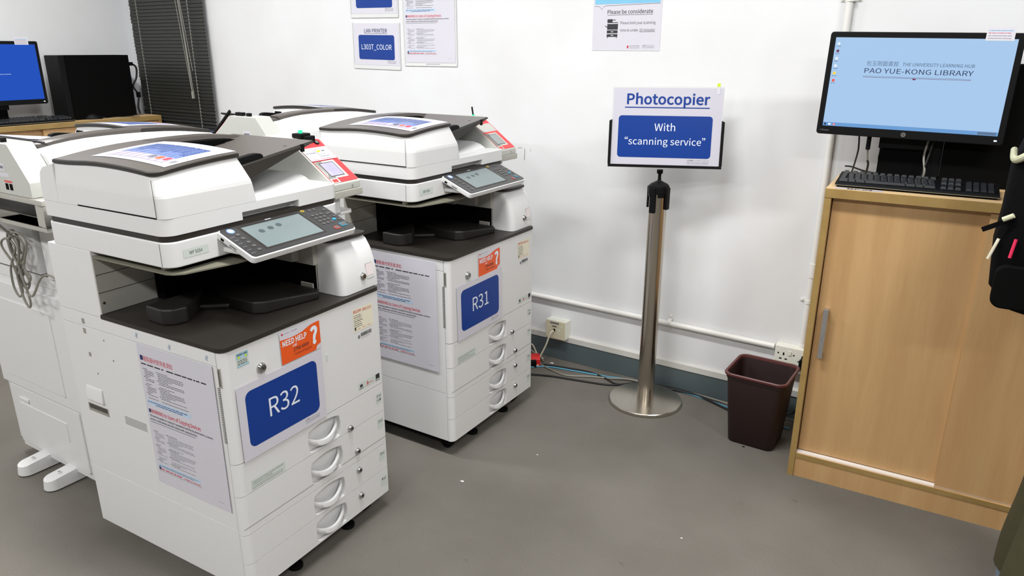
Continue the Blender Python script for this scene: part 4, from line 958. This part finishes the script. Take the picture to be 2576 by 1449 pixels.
# ---------------------------------------------------------------- sign stand
st = empty('sign_stand', (-1.103, -.207, 0), R(23.4)); tag(st, 'steel post sign stand holding a blue Photocopier sign in a black frame', 'sign stand')
MB().lathe([(.001, 0), (.158, 0), (.160, .002), (.160, .013), (.1575, .016), (.05, .018), (.001, .018)], 'steel_disc', n=96).build('base_disc', st, smooth=25)
MB().cyl((0, 0, .018), (0, 0, 1), .0365, .95, 'brushed_steel', n=64).build('post', st, smooth=60)
hd = MB(); hd.lathe([(.001, .988), (.013, .988), (.018, .985), (.034, .977), (.0415, .970), (.0425, .962), (.0425, .940), (.037, .938), (.001, .938)], 'black_plastic', n=16)
hd.build('post_cap', st, bevel=.0, smooth=30)
for k in range(4):
    a = R(45+90*k+12); mb = MB(); mb.M = Matrix.Rotation(a, 4, 'Z')
    mb.box(.037, .0475, -.0125, .0125, .862+.014*(k % 2), .966, 'black_plastic'); mb.build('belt_clip', st, bevel=.003)
    mb = MB(); mb.M = Matrix.Rotation(a+R(45), 4, 'Z'); mb.box(.0368, .040, -.013, .013, .925, .965, 'black_plastic'); mb.build('clip_bracket', st, bevel=.0015)
mb = MB(); mb.M = Matrix.Rotation(R(-118), 4, 'Z'); mb.box(.0366, .0376, -.006, .006, .915, .94, 'paper').box(.0376, .0379, -.005, .005, .924, .932, 'ink_grey'); mb.build('barcode_tag', st)
MB().lathe([(.001, .985), (.012, .985), (.008, .990), (.0065, 1.0), (.0065, 1.016), (.012, 1.020), (.0125, 1.034), (.001, 1.034)], 'black_plastic', n=20).build('swivel_neck', st)
tl = R(7.8); SM = Matrix.Translation((0, -.034+.016, 1.04)) @ Matrix.Rotation(-tl, 4, 'X')
SM = Matrix.Translation((.012, -.036, 1.048)) @ Matrix.Rotation(-tl, 4, 'X')
mb = MB(); mb.M = SM
mb.box(-.221, .221, -.008, .006, -.001, .010, 'black_plastic')
for s_ in (-1, 1):
    x = s_*.2165; mb.add([(x-.0055, -.008, .01), (x+.0055, -.008, .01), (x+.0055, .006, .01), (x-.0055, .006, .01), (x-.0055, -.008, .185-(.006 if s_ < 0 else -.0)), (x+.0055, -.008, .185+(-.006 if s_ > 0 else 0)), (x+.0055, .006, .18), (x-.0055, .006, .18)], [(0,3,2,1),(4,5,6,7),(0,1,5,4),(1,2,6,5),(2,3,7,6),(3,0,4,7)], 'black_plastic')
mb.build('sign_frame', st, bevel=.0012)
mb = MB(); mb.M = SM; mb.box(-.2135, .2135, -.003, .003, .008, .312, 'acrylic'); mb.build('acrylic_sleeve', st, bevel=.0006)
mb = MB(); mb.M = SM @ FRONT(-.210, -.0034, .010); w_, h_ = .420, .296
mb.rect(0, 0, w_, h_, 'paper_sign'); z = .0003
mb.text('Photocopier', .0385, .212, .234, 'sign_blue', 'c', z=z, bold=.016, wd=.318).rect(.046, .219, .325, .0042, 'sign_blue', z)
mb.rrect(.024, .028, .362, .162, .013, 'sign_blue', z, n=8)
mb.text('With', .028, .205, .132, 'sign_text', 'c', z=.0006, wd=.080).text('“scanning service”', .026, .207, .078, 'sign_text', 'c', z=.0006, wd=.312)
lib_logo(mb, .298, .008, .0062, 'ink_grey', z, .084); mb.build('printed_sign', st)
mb = MB(); mb.M = SM @ FRONT(.190, -.0042, .312); mb.rect(-.006, -.028, .012, .028, 'paper').rect(-.006, 0, .012, .013, 'yellow', .0001).rect(-.006, 0, .012, .013, 'yellow', -.0004); mb.f[-1] = mb.f[-1][::-1]; mb.build('sticky_tab', st)

# ---------------------------------------------------------------- waste bin
wb = empty('waste_bin', (-.603, -.265, 0), R(-1)); tag(wb, 'dark brown plastic waste bin standing beside the wooden cabinet', 'waste bin')
mb = MB(); H_ = .305; N_ = 7
rings = []
def ring(hw, hd_, r_, z_): return [(p[0], p[1], z_) for p in rr(-hw, -hd_, 2*hw, 2*hd_, r_, N_)]
lv = [(.086, .079, .025, 0), (.090, .082, .028, .004), (.1105, .107, .03, H_-.022), (.1105, .107, .03, H_-.012), (.1195, .116, .034, H_-.010), (.1205, .117, .034, H_-.002), (.1185, .115, .034, H_), (.111, .1075, .03, H_-.001), (.1085, .105, .03, H_-.010), (.086, .079, .024, .006)]
for a, b, c, d_ in lv: rings.append(ring(a, b, c, d_))
L = len(rings[0]); vs = [p for r_ in rings for p in r_]
fs = [(i*L+j, i*L+(j+1) % L, (i+1)*L+(j+1) % L, (i+1)*L+j) for i in range(len(rings)-1) for j in range(L)]+[tuple(range(L))[::-1], tuple(range((len(rings)-1)*L, len(rings)*L))]
n_body = 3*L
mb2 = MB().add(vs[:10*L], fs, 'bin_brown'); mb2.mi('bin_rim'); mb2.m = [1 if 3*L <= k < 8*L else 0 for k in range(len(fs))]; mb2.build('bin_body', wb, smooth=40)
wb.scale = (1, 1, 1)
mb = MB(); rg = [ring(.1115, .108, .031, H_-.024), ring(.1135, .110, .032, H_-.024), ring(.1135, .110, .032, H_-.014), ring(.1115, .108, .031, H_-.014)]
mb.add([p for r_ in rg for p in r_], [(i*L+j, i*L+(j+1) % L, ((i+1) % 4)*L+(j+1) % L, ((i+1) % 4)*L+j) for i in range(4) for j in range(L)], 'bin_brown'); mb.build('rim_band', wb, smooth=40)

# ---------------------------------------------------------------- wooden cabinets
def cabinet(M, w_, d_, lab, h_=1.067):
    e = empty('wooden_cabinet', matrix=M); tag(e, lab, 'cabinet', 'beech sliding door cabinets')
    MB().box(0, w_, 0, d_, h_-.030, h_, 'beech_top').box(0, w_, -.0006, 0, h_-.0295, h_-.0005, 'beech_edge').box(-.0006, 0, 0, d_, h_-.0295, h_-.0005, 'beech_edge').build('top_board', e)
    for x in (0, w_-.020): MB().box(x, x+.020, .002, d_, 0, h_-.0305, 'beech').box(x, x+.020, .0012, .002, 0, h_-.0305, 'beech_edge').build('side_panel', e)
    MB().box(.0205, w_-.0205, d_-.01, d_-.002, .08, h_-.031, 'beech').build('back_panel', e)
    MB().box(.0205, w_-.0205, .006, .024, 0, .075, 'beech').build('plinth', e)
    MB().box(.0205, w_-.0205, .0035, .30, .076, .094, 'beech').box(.0205, w_-.0205, .003, .0035, .0765, .0935, 'beech_edge').build('bottom_board', e)
    MB().box(.0205, w_*.5-.0125, .009, .029, .0941, .0985, 'track_white').box(w_*.5-.0125, w_-.0205, .016, .029, .0941, .0985, 'track_white').build('door_track', e)
    d1 = MB().box(.023, w_*.5+.01, .030, .046, .100, h_-.034, 'beech').build('sliding_door', e)
    d2 = MB().box(w_*.5-.012, w_-.023, .012, .027, .100, h_-.034, 'beech').build('sliding_door', e)
    MB().box(.046, .060, .006, .030, .478, .492, 'handle_metal').box(.046, .060, .006, .030, .640, .654, 'handle_metal').box(.045, .061, .003, .009, .476, .656, 'handle_metal').build('pull_handle', d1, bevel=.0015)
    q = MB(); q.M = frame((.0565, .0026, .535), (0, 0, 1), (-1, 0, 0)); q.text('uffici', .006, 0, .0, 'ink_grey', wd=.03); q.build('handle_mark', d1)
    MB().box(w_-.061, w_-.045, -.006, .012, .476, .656, 'handle_metal').build('pull_handle', d2, bevel=.0015)
    return e
CM = TR(-.4281, -.4678, R(2.6733))
cabinet(CM, .95, .415, 'beech sliding door cabinet at right carrying monitor and keyboard')
CL = TR(-4.722, -.055, R(-88.5))
cabinet(TR(-4.722, -1.55, R(90)), 1.48, .262, 'beech cabinet against the left wall below the blue monitor')
mb = MB().rect(0, 0, .142, .026, 'paper').text('MP-03', .0165, .074, .005, 'ink', 'c', z=.0003, bold=.02, wd=.074)
tag(mb.build('name_strip', matrix=CM @ Matrix.Translation((.024, .012, 1.0675))), 'white paper strip reading MP-03 along the front edge of the cabinet top', 'label')

# ---------------------------------------------------------------- computers
def monitor(M, w_, h_, lab, scr, content=None, foot=.18, tape=False):
    # M: centre of the screen, x right, z up, faces -y
    e = empty('computer_monitor', matrix=M @ Matrix.Translation((0, .10, -foot))); tag(e, lab, 'monitor', 'black flat computer monitors')
    T = Matrix.Translation((0, -.10, foot))
    mb = MB(); mb.M = T
    hw, hh = w_/2+.018, h_/2
    mb.M = T @ FRONT(0, 0, 0)
    mb.prism(rr(-hw, -hh-.028, 2*hw, h_+.046, .010, 5), -.030, .0, 'black_plastic')
    k = len(mb.v); b = mb.build('bezel_housing', e, bevel=.003)
    mb = MB(); mb.M = T @ FRONT(0, -.0006, 0); mb.rect(-w_/2, -hh, w_, h_, scr)
    if content: content(mb, w_, h_)
    mb.build('screen', e)
    mb = MB(); mb.M = T @ FRONT(0, -.0008, 0); mb.cyl((-.005, -hh-.014, 0), (0, 0, 1), .0075, .0006, 'chrome', n=24).text('hp', .006, -.0095, -hh-.0165, 'matte_black', z=.0009, sk=.2, wd=.0085)
    mb.text('Z Display', .004, -hw+.012, -hh-.016, 'ink_grey', wd=.028).rrect(w_/2-.008, -hh-.0165, .009, .0045, .002, 'led_white'); mb.build('badges', e)
    MB().box(-.078, .078, -.055, -.030, foot-.21-.0, foot-.06, 'black_plastic').build('tilt_bracket', e, bevel=.003)
    MB().prism(rr(-.075, -.04, .15, .055, .012), .012, foot-.03, 'matte_black').build('stand_column', e, bevel=.003)
    MB().prism(rr(-.09, -.09, .155, .15, .02), 0, .012, 'black_plastic').build('stand_foot', e, bevel=.003)
    if tape: MB().box(-.0758, -.075, -.04, -.02, .07, .085, 'tape').prism([(-.075, .055), (-.045, .04), (-.043, .052), (-.073, .068)], -.0411, -.0406, 'tape', 'y').build('tape_strip', e)
    return e
def desk(mb, w_, h_):
    z = .0004; x0 = -w_/2; y0 = -h_/2
    mb.rect(x0, y0, w_, .012, 'desktop_edge', z)
    mb.text('包玉剛圖書館', .0125, x0+.105, y0+.200, 'logo_grey', z=z, wd=.094).text('THE UNIVERSITY LEARNING HUB', .0100, x0+.210, y0+.2005, 'logo_grey', z=z, wd=.200, sk=.1, bold=.006)
    mb.text('PAO YUE-KONG LIBRARY', .0150, x0+.102, y0+.176, 'logo_dark', z=z, wd=.309, bold=.002)
    mb.rect(x0+.100, y0+.1655, .308, .0009, 'logo_grey', z).rect(x0+.100, y0+.1622, .308, .0012, 'logo_red', z).rrect(x0+.246, y0+.1580, .010, .0055, .0027, 'logo_red', z)
    for k, c in enumerate(('icon_white', 'logo_red', 'icon_white', 'icon_white', 'key_yellow', 'key_red')):
        y = y0+.262-k*.0235; mb.rrect(x0+.007, y, .0085, .0085, .002, c, z+.0002).words(x0+.005, y-.005, .013, .0022, 'logo_dark', z+.0002)
    mb.rrect(x0+.003, y0+.002, .008, .008, .004, 'logo_dark', z+.0003).rect(x0+.017, y0+.003, .008, .006, 'icon_white', z+.0003).rrect(x0+.031, y0+.002, .0075, .0075, .0036, 'key_red', z+.0003).rrect(x0+.033, y0+.004, .0035, .0035, .0016, 'icon_white', z+.0004)
    mb.rect(x0+w_-.055, y0+.002, .05, .008, 'logo_grey', z+.0002)
MC = Matrix.Translation((-.242, -.257, 1.387)) @ Matrix.Rotation(R(3.119), 4, 'Z') @ Matrix.Rotation(R(-3.045), 4, 'X') @ Matrix.Rotation(R(.95), 4, 'Y')
MC0 = Matrix.Translation((-.242, -.257, 1.387)) @ Matrix.Rotation(R(3.1), 4, 'Z')
mon = monitor(MC0, .509, .286, 'monitor on the cabinet at right showing a pale blue library desktop', 'desktop', desk, foot=.3195, tape=True)
for ch in mon.children:
    if ch.name.split('.')[0] in ('bezel_housing', 'screen', 'badges'): ch.matrix_world = MC @ MC0.inverted() @ (MC0 @ Matrix.Translation((0, .10, -.3195)))
def blue(mb, w_, h_): mb.words(-w_*.2, -.01, w_*.4, .003, 'icon_white', .0004); mb.words(-w_*.2, -.02, w_*.25, .003, 'icon_white', .0004)
ML = Matrix.Translation((-4.80, -1.008, 1.360)) @ Matrix.Rotation(R(90), 4, 'Z')
m2 = monitor(ML, .52, .308, 'monitor with a plain blue screen at the left edge of the picture', 'screen_blue', blue, foot=.2925)
def tower(M, lab, cable_=None):
    e = empty('computer_tower', matrix=M); tag(e, lab, 'computer', 'black desktop computers')
    MB().box(.04, .44, 0, .17, .006, .385, 'matte_black').build('case', e, bevel=.003)
    MB().box(0, .039, 0, .17, .006, .385, 'black_plastic').build('front_bezel', e, bevel=.006)
    MB().box(.02, .42, .01, .16, 0, .006, 'black_plastic').build('feet', e)
    mb = MB().tube([(.44, .03, .33), (.48, .03, .325), (.50, .03, .30), (.49, .03, .24), (.46, .03, .19), (.48, .03, .15), (.49, .03, .13), (.475, .03, .06), (.48, .03, .012)], .006, 'cable_black')
    mb.box(.44, .475, .018, .042, .318, .34, 'black_plastic').box(.478, .498, .02, .04, .115, .15, 'black_plastic').build('power_lead', e); return e
tower(TR(-4.80, -.63, R(90)), 'black computer tower standing on the left cabinet beside the blue monitor')
tower(TR(-.172, -.195, R(2.6), 0) , 'black computer tower behind the monitor on the right cabinet')
for o in bpy.data.objects:
    if o.name.startswith('computer_tower'): o.location.z = 1.0675
def keyboard(M, lab):
    e = empty('keyboard', matrix=M); tag(e, lab, 'keyboard', 'black computer keyboards')
    MB().prof([(0, .004), (0, .012), (.012, .016), (.150, .030), (.158, .026), (.158, .004)], 0, .458, 'black_plastic').build('keyboard_case', e, bevel=.003)
    MB().box(.006, .452, .003, .155, 0, .004, 'matte_black').box(.001, .457, -.0006, .0, .0055, .0075, 'olive_edge').build('underside', e)
    mb = MB(); sl = .014/.138
    def key(x, y, w_=.0165, d_=.0155):
        mb = MB()
        z = .017+(y-.012)*sl
        vs = [(x, y, z), (x+w_, y, z), (x+w_, y+d_, z+d_*sl), (x, y+d_, z+d_*sl)]; t = .002
        vs += [(x+t, y+t, z+.0075), (x+w_-t, y+t, z+.0075), (x+w_-t, y+d_-t, z+d_*sl+.0075), (x+t, y+d_-t, z+d_*sl+.0075)]
        mb.add(vs, [(4,5,6,7),(0,1,5,4),(1,2,6,5),(2,3,7,6),(3,0,4,7)], 'key_black'); mb.build('key', e)
    ys = [.016+.0185*k for k in range(5)]+[.122]
    for c in range(14):
        for r_ in (1, 2, 3, 4):
            if r_*.004+.010+c*.0195 < .285: key(.010+c*.0195+(0, .006, .004, .002, 0)[r_]*(c > 0), ys[r_])
    for (x, w_) in ((.010, .026), (.038, .02), (.060, .026), (.088, .115), (.205, .026), (.233, .02), (.255, .032)): key(x, ys[0], w_)
    for c in range(13): key(.010+c*.021+(c > 0)*.006, ys[5], .0165, .013)
    for c in range(3):
        key(.300+c*.0195, ys[0]); key(.300+c*.0195, ys[3]); key(.300+c*.0195, ys[4]); key(.300+c*.0195, ys[5], .0165, .013)
    key(.3195, ys[1])
    for c in range(4):
        for r_ in range(5): key(.368+c*.0195, ys[r_])
    return e
kb1 = keyboard(CM @ Matrix.Translation((.020, .044, 1.0676)) @ Matrix.Rotation(R(.2), 4, 'Z'), 'black keyboard on the cabinet in front of the library desktop monitor')
kb2 = copy_tree(kb1); kb2.matrix_world = Matrix.Translation((-4.735, -1.075, 1.0676)) @ Matrix.Rotation(R(91), 4, 'Z'); kb2['label'] = 'black keyboard at the left edge in front of the blue monitor'
ms = empty('computer_mouse', (-4.80, -.485, 1.0676), R(60)); tag(ms, 'black computer mouse on the left cabinet below the computer tower', 'mouse')
mb = MB(); n = 10; rings = []
for k in range(n+1):
    t = k/n; x = -.055+.11*t; s_ = math.sin(math.pi*min(1, max(0, t*.94+.03)))**.55
    rings.append([(x, math.cos(R(a))*.030*s_, max(0, math.sin(R(a))*.036*s_*(.75+.5*(1-t)*t*2))) for a in range(0, 181, 20)])
L = len(rings[0]); mb.add([p for r_ in rings for p in r_], [(i*L+j, (i+1)*L+j, (i+1)*L+j+1, i*L+j+1) for i in range(n) for j in range(L-1)], 'black_plastic'); mb.build('mouse_body', ms, smooth=60)
MB().tube([(.05, 0, .012), (.08, .01, .004), (.12, .05, .004), (.2, .04, .003), (.27, .02, .003)], .0018, 'cable_black').build('mouse_lead', ms)
def mon_tag(M, lab):
    mb = MB().box(-.037, .037, -.020, .022, 0, .0008, 'acrylic'); mb.rect(-.035, -.018, .070, .038, 'paper', .001).rect(-.033, .006, .066, .005, 'pale_blue', .0012)
    for k in range(4): mb.words(-.032, -.014+k*.0075, .06, .0022, 'ink_red' if k == 2 else 'ink_grey', .0014)
    tag(mb.build('asset_tag', matrix=M), lab, 'label', 'paper tags on monitor corners')
mon_tag(MC @ FRONT(.206, -.002, .158), 'paper tag stuck on the top corner of the library desktop monitor')
mon_tag(ML @ FRONT(.190, -.002, .172), 'paper tag stuck on the top corner of the blue monitor')
tag(MB().tube([(-.385, -.235, 1.222), (-.383, -.22, 1.17), (-.392, -.19, 1.12), (-.402, -.17, 1.072)], .0028, 'cable_black').build('monitor_cable'), 'thin black cable hanging from the monitor to the cabinet top', 'cable')
c2_ = MB().tube([(-.352, -.235, 1.222), (-.352, -.235, 1.172)], .0075, 'black_plastic', sub=1).tube([(-.352, -.235, 1.175), (-.350, -.22, 1.135)], .003, 'cable_grey').tube([(-.350, -.22, 1.135), (-.348, -.20, 1.115), (-.354, -.18, 1.072)], .0036, 'cable_black')
tag(c2_.build('video_cable'), 'thicker black video cable with plug hanging under the monitor', 'cable')
c3_ = MB().tube([(-.445, -.03, 1.082), (-.42, -.05, 1.084), (-.37, -.09, 1.078), (-.30, -.12, 1.074), (-.26, -.13, 1.074)], .003, 'cable_black')
tag(c3_.build('keyboard_lead'), 'black lead sticking out behind the keyboard towards the wall', 'cable')
c4_ = MB().tube([(-.175, -.21, 1.22), (-.182, -.215, 1.16), (-.172, -.23, 1.11), (-.18, -.22, 1.074)], .0035, 'cable_grey').tube([(-.16, -.21, 1.22), (-.17, -.225, 1.15), (-.178, -.225, 1.09), (-.17, -.21, 1.073)], .003, 'cable_black')
tag(c4_.build('stand_cables'), 'grey and black leads hanging right of the monitor stand', 'cable')

# ---------------------------------------------------------------- person at the right edge
def skin_mesh(name, nodes, edges, m, parent=None, root=0, sub=2):
    bm = bmesh.new(); lay = bm.verts.layers.skin.verify(); vs = []
    for i, n in enumerate(nodes):
        v = bm.verts.new(n[:3]); r_ = n[3]; rr_ = (r_, n[4] if len(n) > 4 else r_); v[lay].radius = rr_; v[lay].use_root = (i == root); vs.append(v)
    for a, b in edges: bm.edges.new((vs[a], vs[b]))
    me = bpy.data.meshes.new(name); bm.to_mesh(me); bm.free(); me.materials.append(MATS[m])
    o = bpy.data.objects.new(name, me); COL.objects.link(o)
    s_ = o.modifiers.new('skin', 'SKIN'); s_.use_smooth_shade = True; s_.branch_smoothing = .5
    q = o.modifiers.new('sub', 'SUBSURF'); q.levels = sub; q.render_levels = sub
    if parent: o.parent = parent
    return o
PX, PY = .315, -.78
# person faces +x ; local coords: x forward, y left, z up
PT = Matrix.Translation((PX, PY, 0))
nodes = [(0, 0, .95, .10, .12), (0, 0, 1.12, .095, .115), (0, 0, 1.30, .10, .12), (-.01, 0, 1.41, .06, .08), (0, 0, 1.49, .052), (.01, 0, 1.56, .060), (.015, 0, 1.63, .088, .076), (.01, 0, 1.70, .07, .065)]
edges = [(0, 1), (1, 2), (2, 3), (3, 4), (4, 5), (5, 6), (6, 7)]
def limb(ns, frm):
    k = len(nodes)
    for i, n in enumerate(ns): nodes.append(n); edges.append((frm if i == 0 else k+i-1, k+i))
    return k
for s_ in (1, -1):
    limb([(0, s_*.09, .88, .065), (.01, s_*.095, .50, .048), (0, s_*.10, .30, .045), (-.02, s_*.10, .10, .034), (.02, s_*.10, .05, .030), (.11, s_*.105, .030, .020)], 0)
    a = limb([(-.01, s_*.155, 1.352, .034), (.03, s_*.205, 1.15, .036), (.20, s_*.193, 1.065, .028), (.27, s_*.185, 1.06, .023)], 3)
    w0 = a+3
    pm = limb([(.33, s_*.182, 1.06, .026, .018)], w0)
    for j, dy in enumerate((-.028, -.010, .009, .027)):
        L_ = (.068, .078, .072, .058)[j]
        limb([(.35, s_*(.182+dy*.8), 1.06, .0095), (.36+L_*.5, s_*(.182+dy), 1.062, .0085), (.36+L_*.85, s_*(.182+dy*1.05), 1.048, .0075), (.36+L_, s_*(.182+dy*1.05), 1.036, .0065)], pm)
    limb([(.315, s_*.150, 1.05, .010), (.345, s_*.138, 1.042, .009), (.37, s_*.140, 1.034, .0075)], pm)
body = skin_mesh('person', nodes, edges, 'skin'); body.matrix_world = PT
tag(body, 'person in dark jacket and olive trousers at the right edge wearing a black backpack', 'person')
def child(o): o.parent = body; return o
def vtube(mb, pts, m, n=20, sub=5):
    # tube whose radius changes along the way: pts are (x, y, z, r)
    Q = []
    for i in range(len(pts)-1):
        p0, p1, p2, p3 = (Vector(pts[max(min(k, len(pts)-1), 0)]) for k in (i-1, i, i+1, i+2))
        for k in range(sub):
            t = k/sub; Q.append(0.5*((2*p1)+(p2-p0)*t+(2*p0-5*p1+4*p2-p3)*t*t+(3*p1-p0-3*p2+p3)*t**3))
    Q.append(Vector(pts[-1])); vs = []; e = None
    for i, q in enumerate(Q):
        d = (Q[min(i+1, len(Q)-1)].xyz-Q[max(i-1, 0)].xyz).normalized()
        if e is None: e = Vector((1, 0, 0)) if abs(d.x) < .8 else Vector((0, 0, 1))
        e = (e-d*e.dot(d)).normalized(); f = d.cross(e)
        vs += [tuple(q.xyz+(e*math.cos(2*math.pi*k/n)+f*math.sin(2*math.pi*k/n))*q.w) for k in range(n)]
    return mb.add(vs, [(i*n+k, i*n+(k+1) % n, (i+1)*n+(k+1) % n, (i+1)*n+k) for i in range(len(Q)-1) for k in range(n)]+[tuple(range(n))[::-1], tuple((len(Q)-1)*n+k for k in range(n))], m)
def etorso(mb, rings, m, n=28):
    vs = [(cx+rx*math.cos(2*math.pi*k/n), ry*math.sin(2*math.pi*k/n), z) for (z, cx, rx, ry) in rings for k in range(n)]
    return mb.add(vs, [(i*n+k, i*n+(k+1) % n, (i+1)*n+(k+1) % n, (i+1)*n+k) for i in range(len(rings)-1) for k in range(n)]+[tuple(range(n))[::-1], tuple((len(rings)-1)*n+k for k in range(n))], m)
tr = etorso(MB(), [(.78, 0, .09, .14), (.82, 0, .125, .17), (.90, 0, .135, .175), (.98, 0, .128, .168), (1.0, 0, .12, .16)], 'trousers')
for s_ in (1, -1): vtube(tr, [(0, s_*.085, .88, .092), (.004, s_*.092, .72, .088), (.01, s_*.098, .52, .078), (.002, s_*.102, .32, .080), (-.010, s_*.108, .14, .086), (-.015, s_*.110, .035, .083)], 'trousers')
child(tr.build('trousers', smooth=60))
jk = etorso(MB(), [(.89, 0, .130, .172), (.90, 0, .142, .184), (1.0, 0, .140, .178), (1.15, 0, .140, .180), (1.28, 0, .143, .190), (1.36, -.004, .128, .186), (1.41, -.008, .105, .150), (1.445, -.008, .082, .100), (1.475, -.004, .062, .068), (1.50, 0, .058, .060)], 'fabric_black')
for s_ in (1, -1): vtube(jk, [(-.012, s_*.120, 1.385, .060), (-.006, s_*.175, 1.345, .066), (.015, s_*.205, 1.24, .060), (.035, s_*.212, 1.14, .055), (.105, s_*.203, 1.112, .051), (.22, s_*.192, 1.062, .040)], 'fabric_black')
child(jk.build('jacket', smooth=60))
hr = MB(); NA, NB = 24, 16; hv = []; hf = []
for b in range(NB+1):
    for a in range(NA):
        th_ = math.pi*b/NB; ph = 2*math.pi*a/NA; k = 1+.012*math.sin(7*ph)*math.sin(th_)
        hv.append((-.006+.101*k*math.sin(th_)*math.cos(ph), .088*k*math.sin(th_)*math.sin(ph), 1.668+.100*math.cos(th_)))
for b in range(NB):
    for a in range(NA):
        q = (b*NA+a, (b+1)*NA+a, (b+1)*NA+(a+1) % NA, b*NA+(a+1) % NA); cx = sum(hv[k][0] for k in q)/4; cz = sum(hv[k][2] for k in q)/4
        if cz > 1.585 and not (cx > .022 and cz < 1.702) and not (cx > -.03 and cz < 1.64): hf.append(q)
ho = child(hr.add(hv, hf, 'hair').build('hair', smooth=80)); sm = ho.modifiers.new('thick', 'SOLIDIFY'); sm.thickness = .012; sm.offset = 0
for s_ in (1, -1):
    q = MB(); n = 9; rings = []
    for k in range(n+1):
        t = k/n; x = -.085+.275*t; wd_ = .042*math.sin(math.pi*(.12+.80*t))**.35*(1-.1*t); hh = .085-.05*max(0, (t-.25)/.75)
        if t < .1: hh *= .8
        rings.append([(x, s_*.105+math.cos(R(a))*wd_, max(0, .0+math.sin(R(a))*hh)) for a in range(0, 181, 20)])
    L = len(rings[0]); q.add([p for r_ in rings for p in r_], [(i*L+j, (i+1)*L+j, (i+1)*L+j+1, i*L+j+1) for i in range(n) for j in range(L-1)]+[tuple(range(L)), tuple(range(n*L, (n+1)*L))[::-1]], 'shoe'); child(q.build('shoe', smooth=60))
fc = MB()
for s_ in (1, -1): fc.lathe([(.001, -.008), (.006, -.006), (.009, 0), (.006, .006), (.001, .008)], 'sign_text', (.088, s_*.030, 1.635), 12).lathe([(.001, -.004), (.004, 0), (.001, .004)], 'matte_black', (.0955, s_*.030, 1.635), 10).box(.088, .096, s_*.030-.014, s_*.030+.014, 1.650, 1.655, 'hair')
fc.lathe([(.001, -.016), (.012, -.012), (.010, .0), (.005, .02), (.001, .03)], 'skin', (.100, 0, 1.612), 12).box(.090, .096, -.020, .020, 1.573, 1.580, 'ink_red')
for s_ in (1, -1): fc.lathe([(.001, -.028), (.010, -.02), (.014, .01), (.001, .03)], 'skin', (.01, s_*.076, 1.62), 12)
fc.v = [(p[0]-.007 if p[0] > .05 else p[0], p[1], p[2]) for p in fc.v]
child(fc.build('face_features', smooth=60))

bp = empty('backpack', (PX, PY, 0)); tag(bp, 'black backpack with pale piping worn by the person at the right edge', 'backpack')
rings = []; mb = MB(); prof_ = [(.855, .19, .05), (.87, .215, .09), (.93, .262, .125), (1.02, .270, .14), (1.10, .265, .145), (1.22, .265, .145), (1.30, .245, .13), (1.345, .215, .10), (1.36, .18, .06)]
for (z, dp, hw) in prof_:
    rings.append([(-.125-(dp-.125)*0-.0 if False else p[0], p[1], z) for p in rr(-dp, -hw, dp-.120, 2*hw, (min(.05, (dp-.125)*.45),)*2+((min(.05, (dp-.125)*.45)),)*2, 4)])
L = len(rings[0]); mb.add([p for r_ in rings for p in r_], [(i*L+j, i*L+(j+1) % L, (i+1)*L+(j+1) % L, (i+1)*L+j) for i in range(len(rings)-1) for j in range(L)]+[tuple(range(L))[::-1], tuple(range((len(rings)-1)*L, len(rings)*L))], 'fabric_black'); mb.build('bag_body', bp, smooth=60)
MB().tube([(-.15, -.150, 1.290), (-.20, -.149, 1.282), (-.235, -.147, 1.268), (-.258, -.125, 1.250), (-.264, -.05, 1.246), (-.264, .08, 1.25)], .0085, 'strap_pale', n=10).build('piping', bp)
MB().tube([(-.242, -.146, 1.122), (-.262, -.142, 1.109)], .0062, 'strap_pale', n=8).build('zip_puller', bp)
o = MB().prism(rr(0, -.006, .062, .012, .002), -.001, .001, 'fabric_black').build('strap_end', bp); o.matrix_local = frame((-.300, -.140, 1.079), (.86, 0, .5), (-.5, 0, .86))
MB().tube([(-.262, -.132, 1.06), (-.266, -.135, 1.045), (-.274, -.136, 1.015), (-.276, -.136, 1.008)], .0035, 'cable_beige', n=8).build('keyring_charm', bp)
MB().tube([(-.228, -.148, 1.066), (-.233, -.150, 1.020)], .0036, 'pen_red', n=8).build('pen', bp)
pk = MB(); pk.M = FRONT(0, 0, 0); pk.prism(rr(-.255, .890, .09, .11, .025), .118, .148, 'matte_black'); pk.build('side_pocket', bp, bevel=.006, seg=3)
for s_ in (1, -1):
    mb = MB().tube([(-.135, s_*.085, 1.33), (-.10, s_*.09, 1.42), (-.03, s_*.095, 1.462), (.05, s_*.098, 1.435), (.115, s_*.100, 1.36), (.138, s_*.105, 1.27), (.132, s_*.125, 1.16), (.08, s_*.165, 1.06), (-.03, s_*.190, .99), (-.14, s_*.130, .94)], .012, 'fabric_black', n=8)
    mb.build('shoulder_strap', bp)
bpy.context.view_layer.update()
